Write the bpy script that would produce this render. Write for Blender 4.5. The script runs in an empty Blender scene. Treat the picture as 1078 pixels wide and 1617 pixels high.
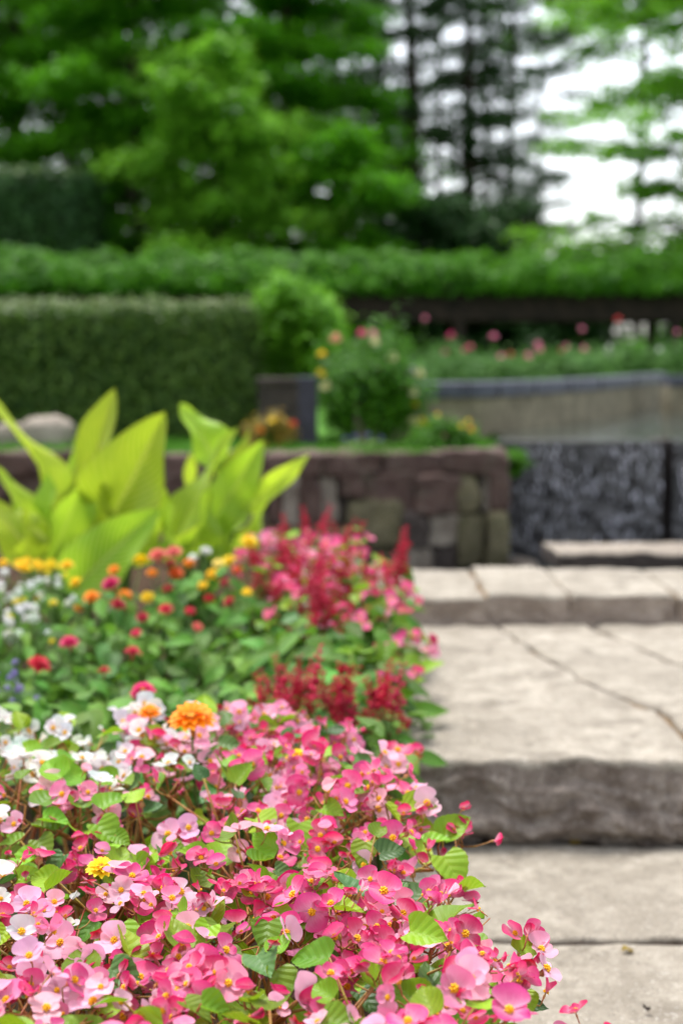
import bpy, math, random
import numpy as np
from mathutils import Vector, Matrix, noise as mnoise

S = bpy.context.scene
COL = S.collection
R = random.Random(11)
NR = np.random.default_rng(7)

# ------------------------------------------------------------------ camera
LENS, SENSOR = 50.0, 36.0
F = LENS / SENSOR * 1617.0
CAMZ = 0.95
PITCH = math.atan((808.5 - 560.0) / F)
cd = bpy.data.cameras.new('camera')
cam = bpy.data.objects.new('camera', cd)
COL.objects.link(cam)
cam.location = (0, 0, CAMZ)
cam.rotation_euler = (math.pi / 2 - PITCH, 0, 0)
cd.sensor_fit = 'VERTICAL'
cd.sensor_height = SENSOR
cd.sensor_width = 24
cd.lens = LENS
cd.clip_start = 0.05
cd.clip_end = 1500
cd.dof.use_dof = True
cd.dof.focus_distance = 1.52
cd.dof.aperture_fstop = 3.4
S.camera = cam

# ------------------------------------------------------------------ world, sun, exposure
SUN_EL, SUN_AZ = math.radians(68), math.radians(-28)     # high and ahead, veiled by cloud
w = bpy.data.worlds.new('World'); S.world = w; w.use_nodes = True
nt = w.node_tree
for n in list(nt.nodes): nt.nodes.remove(n)
sky = nt.nodes.new('ShaderNodeTexSky'); sky.sky_type = 'NISHITA'; sky.sun_disc = False
sky.sun_elevation = SUN_EL; sky.sun_rotation = SUN_AZ
sky.air_density = 1.0; sky.dust_density = 3.0; sky.ozone_density = 1.0
hs = nt.nodes.new('ShaderNodeHueSaturation'); hs.inputs['Saturation'].default_value = 0.34
bg = nt.nodes.new('ShaderNodeBackground'); bg.inputs['Strength'].default_value = 0.15
wo = nt.nodes.new('ShaderNodeOutputWorld')
nt.links.new(sky.outputs[0], hs.inputs['Color']); nt.links.new(hs.outputs[0], bg.inputs['Color'])
nt.links.new(bg.outputs[0], wo.inputs[0])
sl = bpy.data.lights.new('sun', 'SUN'); sl.energy = 1.25; sl.angle = math.radians(14); sl.color = (1, 0.97, 0.93)
sun = bpy.data.objects.new('sun', sl); COL.objects.link(sun)
sd = Vector((math.sin(SUN_AZ) * math.cos(SUN_EL), math.cos(SUN_AZ) * math.cos(SUN_EL), math.sin(SUN_EL)))
sun.rotation_euler = sd.to_track_quat('Z', 'Y').to_euler()
sun.location = (0, 0, 30)
S.view_settings.view_transform = 'Standard'
S.view_settings.look = 'None'
S.view_settings.exposure = 1.52
S.view_settings.gamma = 1
S.render.engine = 'CYCLES'
S.cycles.use_denoising = True
S.cycles.max_bounces = 8
S.cycles.transparent_max_bounces = 8
S.cycles.transmission_bounces = 6
S.cycles.caustics_reflective = False
S.cycles.caustics_refractive = False

# ------------------------------------------------------------------ pixel helpers
FW = Vector((0, math.cos(PITCH), -math.sin(PITCH)))
UP = Vector((0, math.sin(PITCH), math.cos(PITCH)))
def ray(px, py): return FW + Vector((1, 0, 0)) * ((px - 539) / F) + UP * ((808.5 - py) / F)
def at(px, py, y):
    r = ray(px, py); return Vector((0, 0, CAMZ)) + r * (y / r.y)
def onz(px, py, z):
    r = ray(px, py); return Vector((0, 0, CAMZ)) + r * ((z - CAMZ) / r.z)

def lin(r, g, b):
    f = lambda c: (c / 255 / 12.92) if c / 255 <= 0.04045 else ((c / 255 + 0.055) / 1.055) ** 2.4
    return (f(r), f(g), f(b), 1)

# ------------------------------------------------------------------ materials
def newmat(name):
    m = bpy.data.materials.new(name); m.use_nodes = True
    t = m.node_tree
    for n in list(t.nodes): t.nodes.remove(n)
    return m, t
def N(t, typ, **kw):
    n = t.nodes.new(typ)
    for k, v in kw.items():
        if k in n.inputs: n.inputs[k].default_value = v
        else: setattr(n, k, v)
    return n
def ramp(t, fac, stops):
    r = t.nodes.new('ShaderNodeValToRGB'); e = r.color_ramp.elements
    while len(e) < len(stops): e.new(0.5)
    for i, (p, c) in enumerate(stops): e[i].position = p; e[i].color = c
    t.links.new(fac, r.inputs[0]); return r.outputs[0]
def mix(t, fac, a, b, mode='MIX'):
    m = t.nodes.new('ShaderNodeMix'); m.data_type = 'RGBA'; m.blend_type = mode
    for s, v in ((m.inputs[0], fac), (m.inputs[6], a), (m.inputs[7], b)):
        if hasattr(v, 'links'): t.links.new(v, s)
        else: s.default_value = v
    return m.outputs[2]
def mth(t, op, a, b=0.0):
    m = t.nodes.new('ShaderNodeMath'); m.operation = op
    for s, v in ((m.inputs[0], a), (m.inputs[1], b)):
        if hasattr(v, 'links'): t.links.new(v, s)
        else: s.default_value = v
    return m.outputs[0]
def noi(t, scale, detail=4, rough=0.55, vec=None, dist=0):
    n = N(t, 'ShaderNodeTexNoise', Scale=scale, Detail=detail, Roughness=rough, Distortion=dist)
    if vec is None:
        vec = N(t, 'ShaderNodeNewGeometry').outputs['Position']
    t.links.new(vec, n.inputs['Vector']); return n.outputs[0]
def bump(t, h, strength, dist):
    b = N(t, 'ShaderNodeBump', Strength=strength, Distance=dist); t.links.new(h, b.inputs['Height']); return b.outputs[0]
def out(t, shader):
    o = t.nodes.new('ShaderNodeOutputMaterial'); t.links.new(shader, o.inputs[0])
def pbsdf(t, col, rough=0.6, spec=0.5, normal=None):
    p = N(t, 'ShaderNodeBsdfPrincipled')
    if hasattr(col, 'links'): t.links.new(col, p.inputs['Base Color'])
    else: p.inputs['Base Color'].default_value = col
    if hasattr(rough, 'links'): t.links.new(rough, p.inputs['Roughness'])
    else: p.inputs['Roughness'].default_value = rough
    p.inputs['Specular IOR Level'].default_value = spec
    if normal is not None: t.links.new(normal, p.inputs['Normal'])
    return p
def leafshade(t, col, tcol, tr, rough, spec, normal=None):
    p = pbsdf(t, col, rough, spec, normal)
    tl = t.nodes.new('ShaderNodeBsdfTranslucent')
    if hasattr(tcol, 'links'): t.links.new(tcol, tl.inputs[0])
    else: tl.inputs[0].default_value = tcol
    if normal is not None: t.links.new(normal, tl.inputs['Normal'])
    m = N(t, 'ShaderNodeMixShader'); m.inputs[0].default_value = tr
    t.links.new(p.outputs[0], m.inputs[1]); t.links.new(tl.outputs[0], m.inputs[2])
    out(t, m.outputs[0])

def mat_petal():
    m, t = newmat('petal')
    oc = N(t, 'ShaderNodeObjectInfo'); uv = N(t, 'ShaderNodeUVMap'); sx = N(t, 'ShaderNodeSeparateXYZ')
    t.links.new(uv.outputs[0], sx.inputs[0])
    v = sx.outputs[1]
    mp = N(t, 'ShaderNodeMapping'); mp.inputs['Scale'].default_value = (9, 1.2, 1); t.links.new(uv.outputs[0], mp.inputs[0])
    ve = noi(t, 2.2, 3, 0.6, mp.outputs[0])
    pale = mix(t, 0.55, oc.outputs['Color'], (0.80, 0.66, 0.74, 1))
    c = mix(t, ramp(t, v, [(0.12, (1, 1, 1, 1)), (0.62, (0.25, .25, .25, 1)), (0.95, (0, 0, 0, 1))]), oc.outputs['Color'], pale)
    deep = mix(t, 1.0, oc.outputs['Color'], oc.outputs['Color'], 'MULTIPLY')
    c = mix(t, ramp(t, ve, [(0.35, (0, 0, 0, 1)), (0.75, (.5, .5, .5, 1))]), c, mix(t, 0.2, oc.outputs['Color'], deep))
    r = mth(t, 'MULTIPLY_ADD', oc.outputs['Random'], 0.3); r.node.inputs[2].default_value = 0.85
    vm = N(t, 'ShaderNodeHueSaturation'); t.links.new(c, vm.inputs['Color']); t.links.new(r, vm.inputs['Value'])
    c = vm.outputs[0]
    leafshade(t, c, c, 0.45, 0.45, 0.28, bump(t, mth(t, 'ADD', ve, noi(t, 900, 2)), 0.25, 0.0015))
    return m
def mat_stamen():
    m, t = newmat('stamen_yellow')
    c = ramp(t, noi(t, 900, 2), [(0.3, lin(215, 140, 10)), (0.65, lin(250, 205, 40))])
    out(t, pbsdf(t, c, 0.6, 0.3).outputs[0]); return m
def mat_leaf(name, base, vein, veins=7, fine=False, tr=0.3, rough=0.4, spec=0.45, jitter=0.35):
    """leaf with midrib and side veins drawn along its own UV, colour jitter per leaf"""
    m, t = newmat(name)
    oi = N(t, 'ShaderNodeObjectInfo'); uv = N(t, 'ShaderNodeUVMap'); sx = N(t, 'ShaderNodeSeparateXYZ')
    t.links.new(uv.outputs[0], sx.inputs[0])
    a = mth(t, 'ABSOLUTE', mth(t, 'SUBTRACT', sx.outputs[0], 0.5))
    mid = mth(t, 'LESS_THAN', a, 0.018)
    ph = mth(t, 'MULTIPLY', mth(t, 'SUBTRACT', sx.outputs[1], mth(t, 'MULTIPLY', a, 0.75)), veins)
    tri = mth(t, 'ABSOLUTE', mth(t, 'SUBTRACT', mth(t, 'FRACT', ph), 0.5))
    side = ramp(t, tri, [(0.0, (1, 1, 1, 1)), (0.10 if not fine else 0.3, (0, 0, 0, 1))])
    vv = mth(t, 'MAXIMUM', mid, side)
    n1 = noi(t, 35, 3)
    hsv = N(t, 'ShaderNodeHueSaturation')
    bc = mix(t, ramp(t, n1, [(0.35, (0, 0, 0, 1)), (0.7, (1, 1, 1, 1))]), base, (base[0] * 1.35, base[1] * 1.15, base[2] * 1.1, 1))
    bc = mix(t, mth(t, 'MULTIPLY', vv, 0.42 if not fine else 0.75), bc, vein)
    rim = ramp(t, mth(t, 'MAXIMUM', a, mth(t, 'SUBTRACT', sx.outputs[1], 0.5)), [(0.462, (0, 0, 0, 1)), (0.5, (.6, .6, .6, 1))])
    bc = mix(t, rim, bc, (0.26, 0.25, 0.05, 1))
    t.links.new(bc, hsv.inputs['Color'])
    val = mth(t, 'MULTIPLY_ADD', oi.outputs['Random'], jitter * 2); val.node.inputs[2].default_value = 1 - jitter
    t.links.new(val, hsv.inputs['Value'])
    hue = mth(t, 'MULTIPLY_ADD', mth(t, 'FRACT', mth(t, 'MULTIPLY', oi.outputs['Random'], 37.3)), 0.05); hue.node.inputs[2].default_value = 0.475
    t.links.new(hue, hsv.inputs['Hue'])
    c = hsv.outputs[0]
    tcol = mix(t, 0.5, c, (base[0] * 1.6, base[1] * 1.3, base[2], 1))
    hgt = mth(t, 'SUBTRACT', mth(t, 'MULTIPLY', tri, 1.6), mth(t, 'MULTIPLY', mid, 0.6))
    leafshade(t, c, tcol, tr, rough, spec, bump(t, hgt, 0.45, 0.0018))
    return m
def mat_foliage(name, c1, c2, tr=0.3, rough=0.5, patch=1.2, spec=0.15):
    """many small leaves in one mesh: colour by leaf and by patch"""
    m, t = newmat(name)
    g = N(t, 'ShaderNodeNewGeometry')
    n1 = noi(t, patch, 3)
    f = mth(t, 'ADD', mth(t, 'MULTIPLY', g.outputs['Random Per Island'], 0.55), mth(t, 'MULTIPLY', n1, 0.55))
    c = ramp(t, f, [(0.2, c1), (0.85, c2)])
    leafshade(t, c, mix(t, 0.4, c, c2), tr, rough, spec)
    return m
def mat_plain(name, c1, c2, scale=30, rough=0.6, spec=0.3, b=0.3, bd=0.004):
    m, t = newmat(name)
    n1 = noi(t, scale, 5)
    c = ramp(t, n1, [(0.32, c1), (0.7, c2)])
    out(t, pbsdf(t, c, rough, spec, bump(t, noi(t, scale * 3, 4), b, bd)).outputs[0]); return m
def mat_objcol(name, rough=0.55, tr=0.3):
    m, t = newmat(name)
    oi = N(t, 'ShaderNodeObjectInfo'); g = N(t, 'ShaderNodeNewGeometry')
    f = mth(t, 'MULTIPLY_ADD', g.outputs['Random Per Island'], 0.5); f.node.inputs[2].default_value = 0.7
    h = N(t, 'ShaderNodeHueSaturation'); t.links.new(oi.outputs['Color'], h.inputs['Color']); t.links.new(f, h.inputs['Value'])
    leafshade(t, h.outputs[0], h.outputs[0], tr, rough, 0.3); return m

def mat_stone(name, light, mid, dark, stain, specks=True, rough=0.85, bstr=0.6):
    m, t = newmat(name)
    big = noi(t, 3.2, 5, 0.6)
    med = noi(t, 17, 6, 0.65)
    fine = noi(t, 210, 3, 0.7)
    c = ramp(t, mth(t, 'ADD', mth(t, 'MULTIPLY', big, .6), mth(t, 'MULTIPLY', noi(t, 48, 6, .75), .4)), [(0.38, mid), (0.58, light)])
    c = mix(t, ramp(t, med, [(0.42, (0, 0, 0, 1)), (0.62, (.9, .9, .9, 1))]), c, mid)
    c = mix(t, ramp(t, noi(t, 6.5, 8, 0.72, dist=0.6), [(0.52, (0, 0, 0, 1)), (0.66, (.85, .85, .85, 1))]), c, stain)
    if specks:
        c = mix(t, ramp(t, fine, [(0.56, (0, 0, 0, 1)), (0.66, (.55, .55, .55, 1))]), c, dark)
        c = mix(t, ramp(t, noi(t, 160, 2), [(0.62, (0, 0, 0, 1)), (0.72, (.4, .4, .4, 1))]), c, (0.7, 0.68, 0.62, 1))
    h = mth(t, 'ADD', mth(t, 'MULTIPLY', med, 1.0), mth(t, 'MULTIPLY', fine, 0.25))
    out(t, pbsdf(t, c, rough, 0.3, bump(t, h, bstr, 0.016)).outputs[0]); return m

M = {}
M['petal'] = mat_petal()
M['stamen'] = mat_stamen()
M['bleaf'] = mat_leaf('begonia_leaf', (0.165, 0.325, 0.012, 1), (0.26, 0.40, 0.05, 1), 5, tr=0.36, rough=0.45, spec=0.3, jitter=0.42)
M['bleaf_dark'] = mat_leaf('begonia_leaf_dark', (0.042, 0.125, 0.022, 1), (0.1, 0.2, 0.06, 1), 5, tr=0.25, rough=0.45, spec=0.35, jitter=0.4)
M['gleaf'] = mat_leaf('bedding_leaf', (0.082, 0.215, 0.022, 1), (0.14, 0.30, 0.06, 1), 7, tr=0.36, rough=0.5, spec=0.25, jitter=0.55)
M['cleaf'] = mat_leaf('canna_leaf', (0.26, 0.455, 0.014, 1), (0.66, 0.68, 0.16, 1), 15, fine=True, tr=0.45, rough=0.45, spec=0.3, jitter=0.3)
M['bstem'] = mat_plain('begonia_stem', lin(150, 60, 40), lin(140, 130, 50), 40, 0.5)
M['gstem'] = mat_plain('green_stem', lin(60, 90, 35), lin(100, 135, 55), 40, 0.55)
M['calyx'] = mat_plain('begonia_calyx', lin(190, 90, 80), lin(165, 150, 80), 120, 0.5)
M['ocol'] = mat_objcol('flower_head')
M['zcentre'] = mat_plain('zinnia_centre', lin(150, 90, 10), lin(210, 150, 30), 200, 0.7)
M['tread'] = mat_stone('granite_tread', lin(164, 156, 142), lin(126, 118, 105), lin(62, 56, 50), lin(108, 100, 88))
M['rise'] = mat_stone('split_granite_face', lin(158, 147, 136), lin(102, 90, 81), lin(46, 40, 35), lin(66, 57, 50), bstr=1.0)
M['curbface'] = mat_stone('kerb_split_face', lin(170, 156, 142), lin(140, 126, 114), lin(80, 70, 62), lin(108, 92, 78), bstr=1.0)
M['mortar'] = mat_plain('joint_mortar', lin(96, 78, 58), lin(134, 114, 88), 40, 0.95, 0.1, 0.8, 0.01)
M['soil'] = mat_plain('soil', lin(48, 36, 26), lin(82, 62, 44), 18, 0.95, 0.1, 1.0, 0.03)
M['grass'] = mat_plain('lawn', lin(52, 92, 28), lin(86, 132, 44), 6, 0.9, 0.1, 1.0, 0.03)
M['blade'] = mat_foliage('grass_blade', (0.05, 0.16, 0.012, 1), (0.12, 0.3, 0.03, 1), 0.3)
M['redstone'] = mat_stone('red_wall_stone', lin(100, 78, 69), lin(72, 54, 48), lin(40, 30, 27), lin(88, 80, 66))
M['palestone'] = mat_stone('pale_wall_stone', lin(158, 148, 134), lin(124, 114, 102), lin(80, 72, 64), lin(100, 88, 76))
M['olivestone'] = mat_stone('mossy_wall_stone', lin(118, 110, 82), lin(86, 80, 58), lin(50, 46, 34), lin(70, 70, 40))
M['darkstone'] = mat_stone('dark_wall_stone', lin(76, 66, 60), lin(54, 46, 42), lin(30, 26, 24), lin(40, 36, 30))
M['concrete'] = mat_stone('weathered_concrete', lin(150, 142, 116), lin(112, 104, 84), lin(70, 64, 50), lin(78, 72, 52), specks=False)
M['cap'] = mat_stone('dark_coping', lin(86, 90, 100), lin(60, 62, 72), lin(34, 36, 42), lin(50, 52, 60), specks=False, rough=0.5)
M['slate'] = mat_plain('dark_slate', lin(40, 38, 46), lin(62, 60, 72), 14, 0.6, 0.3)
M['timber'] = mat_plain('pergola_timber_shade', lin(20, 15, 14), lin(54, 40, 37), 9, 0.8, 0.2, 0.5, 0.01)  # near-black timber: the shade under the vine is put into its colour
M['bark'] = mat_plain('bark', lin(34, 28, 24), lin(66, 56, 48), 8, 0.95, 0.1, 1.0, 0.03)
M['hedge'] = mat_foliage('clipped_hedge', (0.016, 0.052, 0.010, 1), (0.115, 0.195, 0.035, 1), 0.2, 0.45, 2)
M['hedgetip'] = mat_foliage('hedge_lit_shoot', (0.06, 0.11, 0.03, 1), (0.19, 0.24, 0.09, 1), 0.3, 0.45, 4)  # paler shoots with the light on the hedge top put into their colour
M['hcore'] = mat_plain('hedge_core_dark', (0.008, 0.018, 0.006, 1), (0.02, 0.035, 0.01, 1), 20, 0.95, 0.05)  # near-black filling for the solid cores added inside hedge and vine
M['vine'] = mat_foliage('vine_leaf', (0.018, 0.085, 0.007, 1), (0.10, 0.29, 0.010, 1), 0.35, 0.5, 1.6)
M['tleaf'] = mat_foliage('tree_leaf', (0.035, 0.15, 0.008, 1), (0.13, 0.40, 0.012, 1), 0.5, 0.5, 0.55)
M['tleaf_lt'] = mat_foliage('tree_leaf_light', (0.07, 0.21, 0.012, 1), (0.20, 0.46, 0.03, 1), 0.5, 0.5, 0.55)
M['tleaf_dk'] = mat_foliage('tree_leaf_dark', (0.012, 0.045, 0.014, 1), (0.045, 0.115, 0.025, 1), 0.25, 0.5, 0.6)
M['rleaf'] = mat_foliage('rose_leaf', (0.03, 0.11, 0.02, 1), (0.11, 0.26, 0.04, 1), 0.3, 0.55, 5)
M['oleaf'] = mat_foliage('autumnal_leaf', (0.16, 0.14, 0.02, 1), (0.4, 0.26, 0.04, 1), 0.3, 0.5, 6)
def mat_wet():
    m, t = newmat('wet_rock')
    c = ramp(t, noi(t, 14, 6, 0.7), [(0.35, lin(26, 25, 27)), (0.7, lin(70, 67, 68))])
    out(t, pbsdf(t, c, 0.14, 0.7, bump(t, noi(t, 40, 4), 0.7, 0.02)).outputs[0]); return m
M['wet'] = mat_wet()
def mat_fallwater():
    m, t = newmat('falling_water')
    p = pbsdf(t, (0.72, 0.71, 0.80, 1), 0.2, 0.6); p.inputs['Transmission Weight'].default_value = 0.35; p.inputs['IOR'].default_value = 1.33
    out(t, p.outputs[0]); return m
M['fall'] = mat_fallwater()
def mat_water():
    m, t = newmat('pool_water')
    p = pbsdf(t, (0.035, 0.045, 0.04, 1), 0.04, 0.6, bump(t, noi(t, 9, 3, 0.5, dist=0.4), 0.35, 0.03))
    out(t, p.outputs[0]); return m
M['water'] = mat_water()

# ------------------------------------------------------------------ mesh helpers
class MB:
    def __init__(s): s.v = []; s.f = []; s.uv = []; s.mi = []
    def add(s, vs, fs, uvs=None, mi=0):
        o = len(s.v); s.v += [tuple(v) for v in vs]
        s.uv += list(uvs) if uvs is not None else [(0.5, 0.5)] * len(vs)
        for f in fs: s.f.append(tuple(i + o for i in f)); s.mi.append(mi)
    def tube(s, pts, rad, n=6, mi=0, cap=True):
        pts = [Vector(p) for p in pts]; vs = []; fs = []
        k = len(pts); ref = Vector((0.31, 0.27, 0.9))
        for i, p in enumerate(pts):
            d = (pts[min(i + 1, k - 1)] - pts[max(i - 1, 0)])
            if d.length < 1e-9: d = Vector((0, 0, 1))
            d.normalize(); a = d.cross(ref)
            if a.length < 0.05: a = d.cross(Vector((1, 0, 0)))
            a.normalize(); b = d.cross(a)
            r = rad[i] if hasattr(rad, '__len__') else rad
            for j in range(n):
                th = 2 * math.pi * j / n; vs.append(p + a * (math.cos(th) * r) + b * (math.sin(th) * r))
        for i in range(k - 1):
            for j in range(n):
                j2 = (j + 1) % n; fs.append((i * n + j, i * n + j2, (i + 1) * n + j2, (i + 1) * n + j))
        if cap:
            fs.append(tuple(range(n))[::-1]); fs.append(tuple((k - 1) * n + j for j in range(n)))
        s.add(vs, fs, None, mi)
    def grid(s, nu, nv, fn, mi=0):
        vs = []; uv = []; fs = []
        for j in range(nv + 1):
            for i in range(nu + 1):
                vs.append(fn(i / nu, j / nv)); uv.append((i / nu, j / nv))
        for j in range(nv):
            for i in range(nu):
                a = j * (nu + 1) + i; fs.append((a, a + 1, a + nu + 2, a + nu + 1))
        s.add(vs, fs, uv, mi)
    def mesh(s, name, mats, smooth=True):
        me = bpy.data.meshes.new(name); me.from_pydata(s.v, [], s.f)
        for m in (mats if isinstance(mats, (list, tuple)) else [mats]): me.materials.append(M[m])
        ul = me.uv_layers.new(name='UVMap')
        li = np.zeros(len(me.loops), dtype=np.int32); me.loops.foreach_get('vertex_index', li)
        ul.data.foreach_set('uv', np.array(s.uv, dtype=np.float32)[li].ravel())
        me.polygons.foreach_set('material_index', s.mi)
        if smooth: me.polygons.foreach_set('use_smooth', [True] * len(me.polygons))
        me.update(); return me
def obj(name, me, parent=None, mw=None, color=None, **props):
    o = bpy.data.objects.new(name, me); COL.objects.link(o)
    if parent is not None: o.parent = parent
    if mw is not None: o.matrix_basis = mw
    if color is not None: o.color = color
    for k, v in props.items(): o[k] = v
    return o
def thing(name, label, cat, loc=(0, 0, 0), group=None, me=None):
    o = bpy.data.objects.new(name, me); COL.objects.link(o); o.location = loc
    o['label'] = label; o['category'] = cat
    if group: o['group'] = group
    return o
def frame(loc, z, y, sc=1.0):
    z = Vector(z).normalized(); y = Vector(y); y = y - z * y.dot(z)
    if y.length < 1e-6: y = z.orthogonal()
    y.normalize(); x = y.cross(z)
    m = Matrix.Identity(4)
    for i, c in enumerate((x, y, z)):
        for k in range(3): m[k][i] = c[k] * sc
        m[i][3] = loc[i]
    return m
def frame_y(loc, z, y, sc=1.0):
    y = Vector(y).normalized(); z = Vector(z); z = (z - y * z.dot(y)).normalized(); return frame(loc, z, y, sc)
def rdir(tilt):
    a = R.uniform(0, 2 * math.pi); return Vector((math.cos(a) * tilt, math.sin(a) * tilt, 1)).normalized()
def fbm(p, o=4): return mnoise.fractal(p, 1.0, 2.0, o)

def leaf_cloud(centers, normals, L, W, name, mat, fold=0.25, jit=0.8, down=0.0, sz=(0.6, 1.3)):
    """one mesh of many small folded leaves (two triangles each side of the midrib)"""
    n = len(centers)
    nr = normals + NR.normal(0, jit, (n, 3)); nr /= np.linalg.norm(nr, axis=1)[:, None] + 1e-9
    t = NR.normal(0, 1, (n, 3)); t[:, 2] -= down
    t -= nr * (t * nr).sum(1)[:, None]; t /= np.linalg.norm(t, axis=1)[:, None] + 1e-9
    b = np.cross(nr, t)
    s = NR.uniform(sz[0], sz[1], n)[:, None]
    v = np.empty((n, 4, 3))
    v[:, 0] = centers; v[:, 2] = centers + t * L * s
    v[:, 1] = centers + t * L * 0.45 * s + b * W * 0.5 * s + nr * fold * W * 0.5 * s
    v[:, 3] = centers + t * L * 0.45 * s - b * W * 0.5 * s + nr * fold * W * 0.5 * s
    me = bpy.data.meshes.new(name)
    me.vertices.add(n * 4); me.vertices.foreach_set('co', v.astype(np.float32).ravel())
    idx = np.arange(n * 4).reshape(n, 4)
    tri = np.stack([idx[:, [0, 1, 2]], idx[:, [0, 2, 3]]], 1).reshape(-1)
    me.loops.add(len(tri)); me.loops.foreach_set('vertex_index', tri.astype(np.int32))
    me.polygons.add(n * 2); me.polygons.foreach_set('loop_start', np.arange(0, n * 6, 3, dtype=np.int32))
    me.materials.append(M[mat]); me.update(calc_edges=True); me.validate(); return me

# ================================================================== SETTING
Z1 = 0.0                                   # lower path
Z2 = 0.167                                 # second tread
Z3 = 0.25                                  # kerb
Y12 = onz(900, 1332, Z1).y                 # foot of the big step
Y23 = onz(900, 986, Z2).y                  # foot of the kerb
Y3b = onz(900, 897, Z3).y                  # back of the kerb
YW = 6.6                                   # masonry wall
ZT = at(600, 717, YW).z                    # terrace level
BEDX = 0.085

def ground_z(y):
    if y < 7.13: return -0.32
    if y < 15: return ZT - 0.06
    return max(-0.5, ZT - 0.06 - (y - 15) * 0.3)
mb = MB()
ys = [-40, 2, 7.12, 7.14, 9, 15, 16, 17, 18.2, 22, 30, 45, 80, 200, 700]
xs = [-500, -120, -40, -15, -6, -2, 2, 6, 15, 40, 120, 500]
mb.grid(len(xs) - 1, len(ys) - 1, lambda u, v: (xs[round(u * (len(xs) - 1))], ys[round(v * (len(ys) - 1))], ground_z(ys[round(v * (len(ys) - 1))])))
obj('ground', mb.mesh('ground', 'grass', False), kind='structure')

mb = MB(); mb.grid(20, 12, lambda u, v: (-60 + u * 68, 18.6 + v * 50, -0.49 + 0.02 * fbm(Vector((u * 30, v * 30, 0)))))
obj('woodland_floor', mb.mesh('woodland_floor', 'soil'), kind='structure')
# soil of the flower bed, raised beside the steps
def soil_z(x, y):
    b = 0.04 + 0.12 * min(1, max(0, (y - 1.2) / 2.4))
    return b + 0.015 * fbm(Vector((x * 9, y * 9, 0)))
mb = MB()
def fs(u, v):
    x = BEDX + 0.03 - u * 4.2; y = -1 + v * 7.58
    return (x, y, soil_z(x, y) if u > 0.004 else -0.3)
mb.grid(70, 110, fs)
obj('flower_bed_soil', mb.mesh('flower_bed_soil', 'soil'), kind='structure')

# ---- steps: a mortar core with the stones as its pieces
mb = MB()
def box(mb, x0, x1, y0, y1, z0, z1, mi=0):
    mb.add([(x0, y0, z0), (x1, y0, z0), (x1, y1, z0), (x0, y1, z0), (x0, y0, z1), (x1, y0, z1), (x1, y1, z1), (x0, y1, z1)],
           [(0, 3, 2, 1), (4, 5, 6, 7), (0, 1, 5, 4), (1, 2, 6, 5), (2, 3, 7, 6), (3, 0, 4, 7)], None, mi)
box(mb, BEDX - 0.02, 3.2, -1.0, Y12 + 0.10, -0.3, Z1 - 0.014)
box(mb, BEDX - 0.04, 3.2, Y12 + 0.06, Y23 + 0.1, -0.29, Z2 - 0.014)
box(mb, BEDX - 0.25, 3.2, Y23 + 0.03, Y3b - 0.04, -0.28, Z3 - 0.010)
steps = obj('stone_steps', mb.mesh('stone_steps', 'mortar', False), kind='structure')

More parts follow.
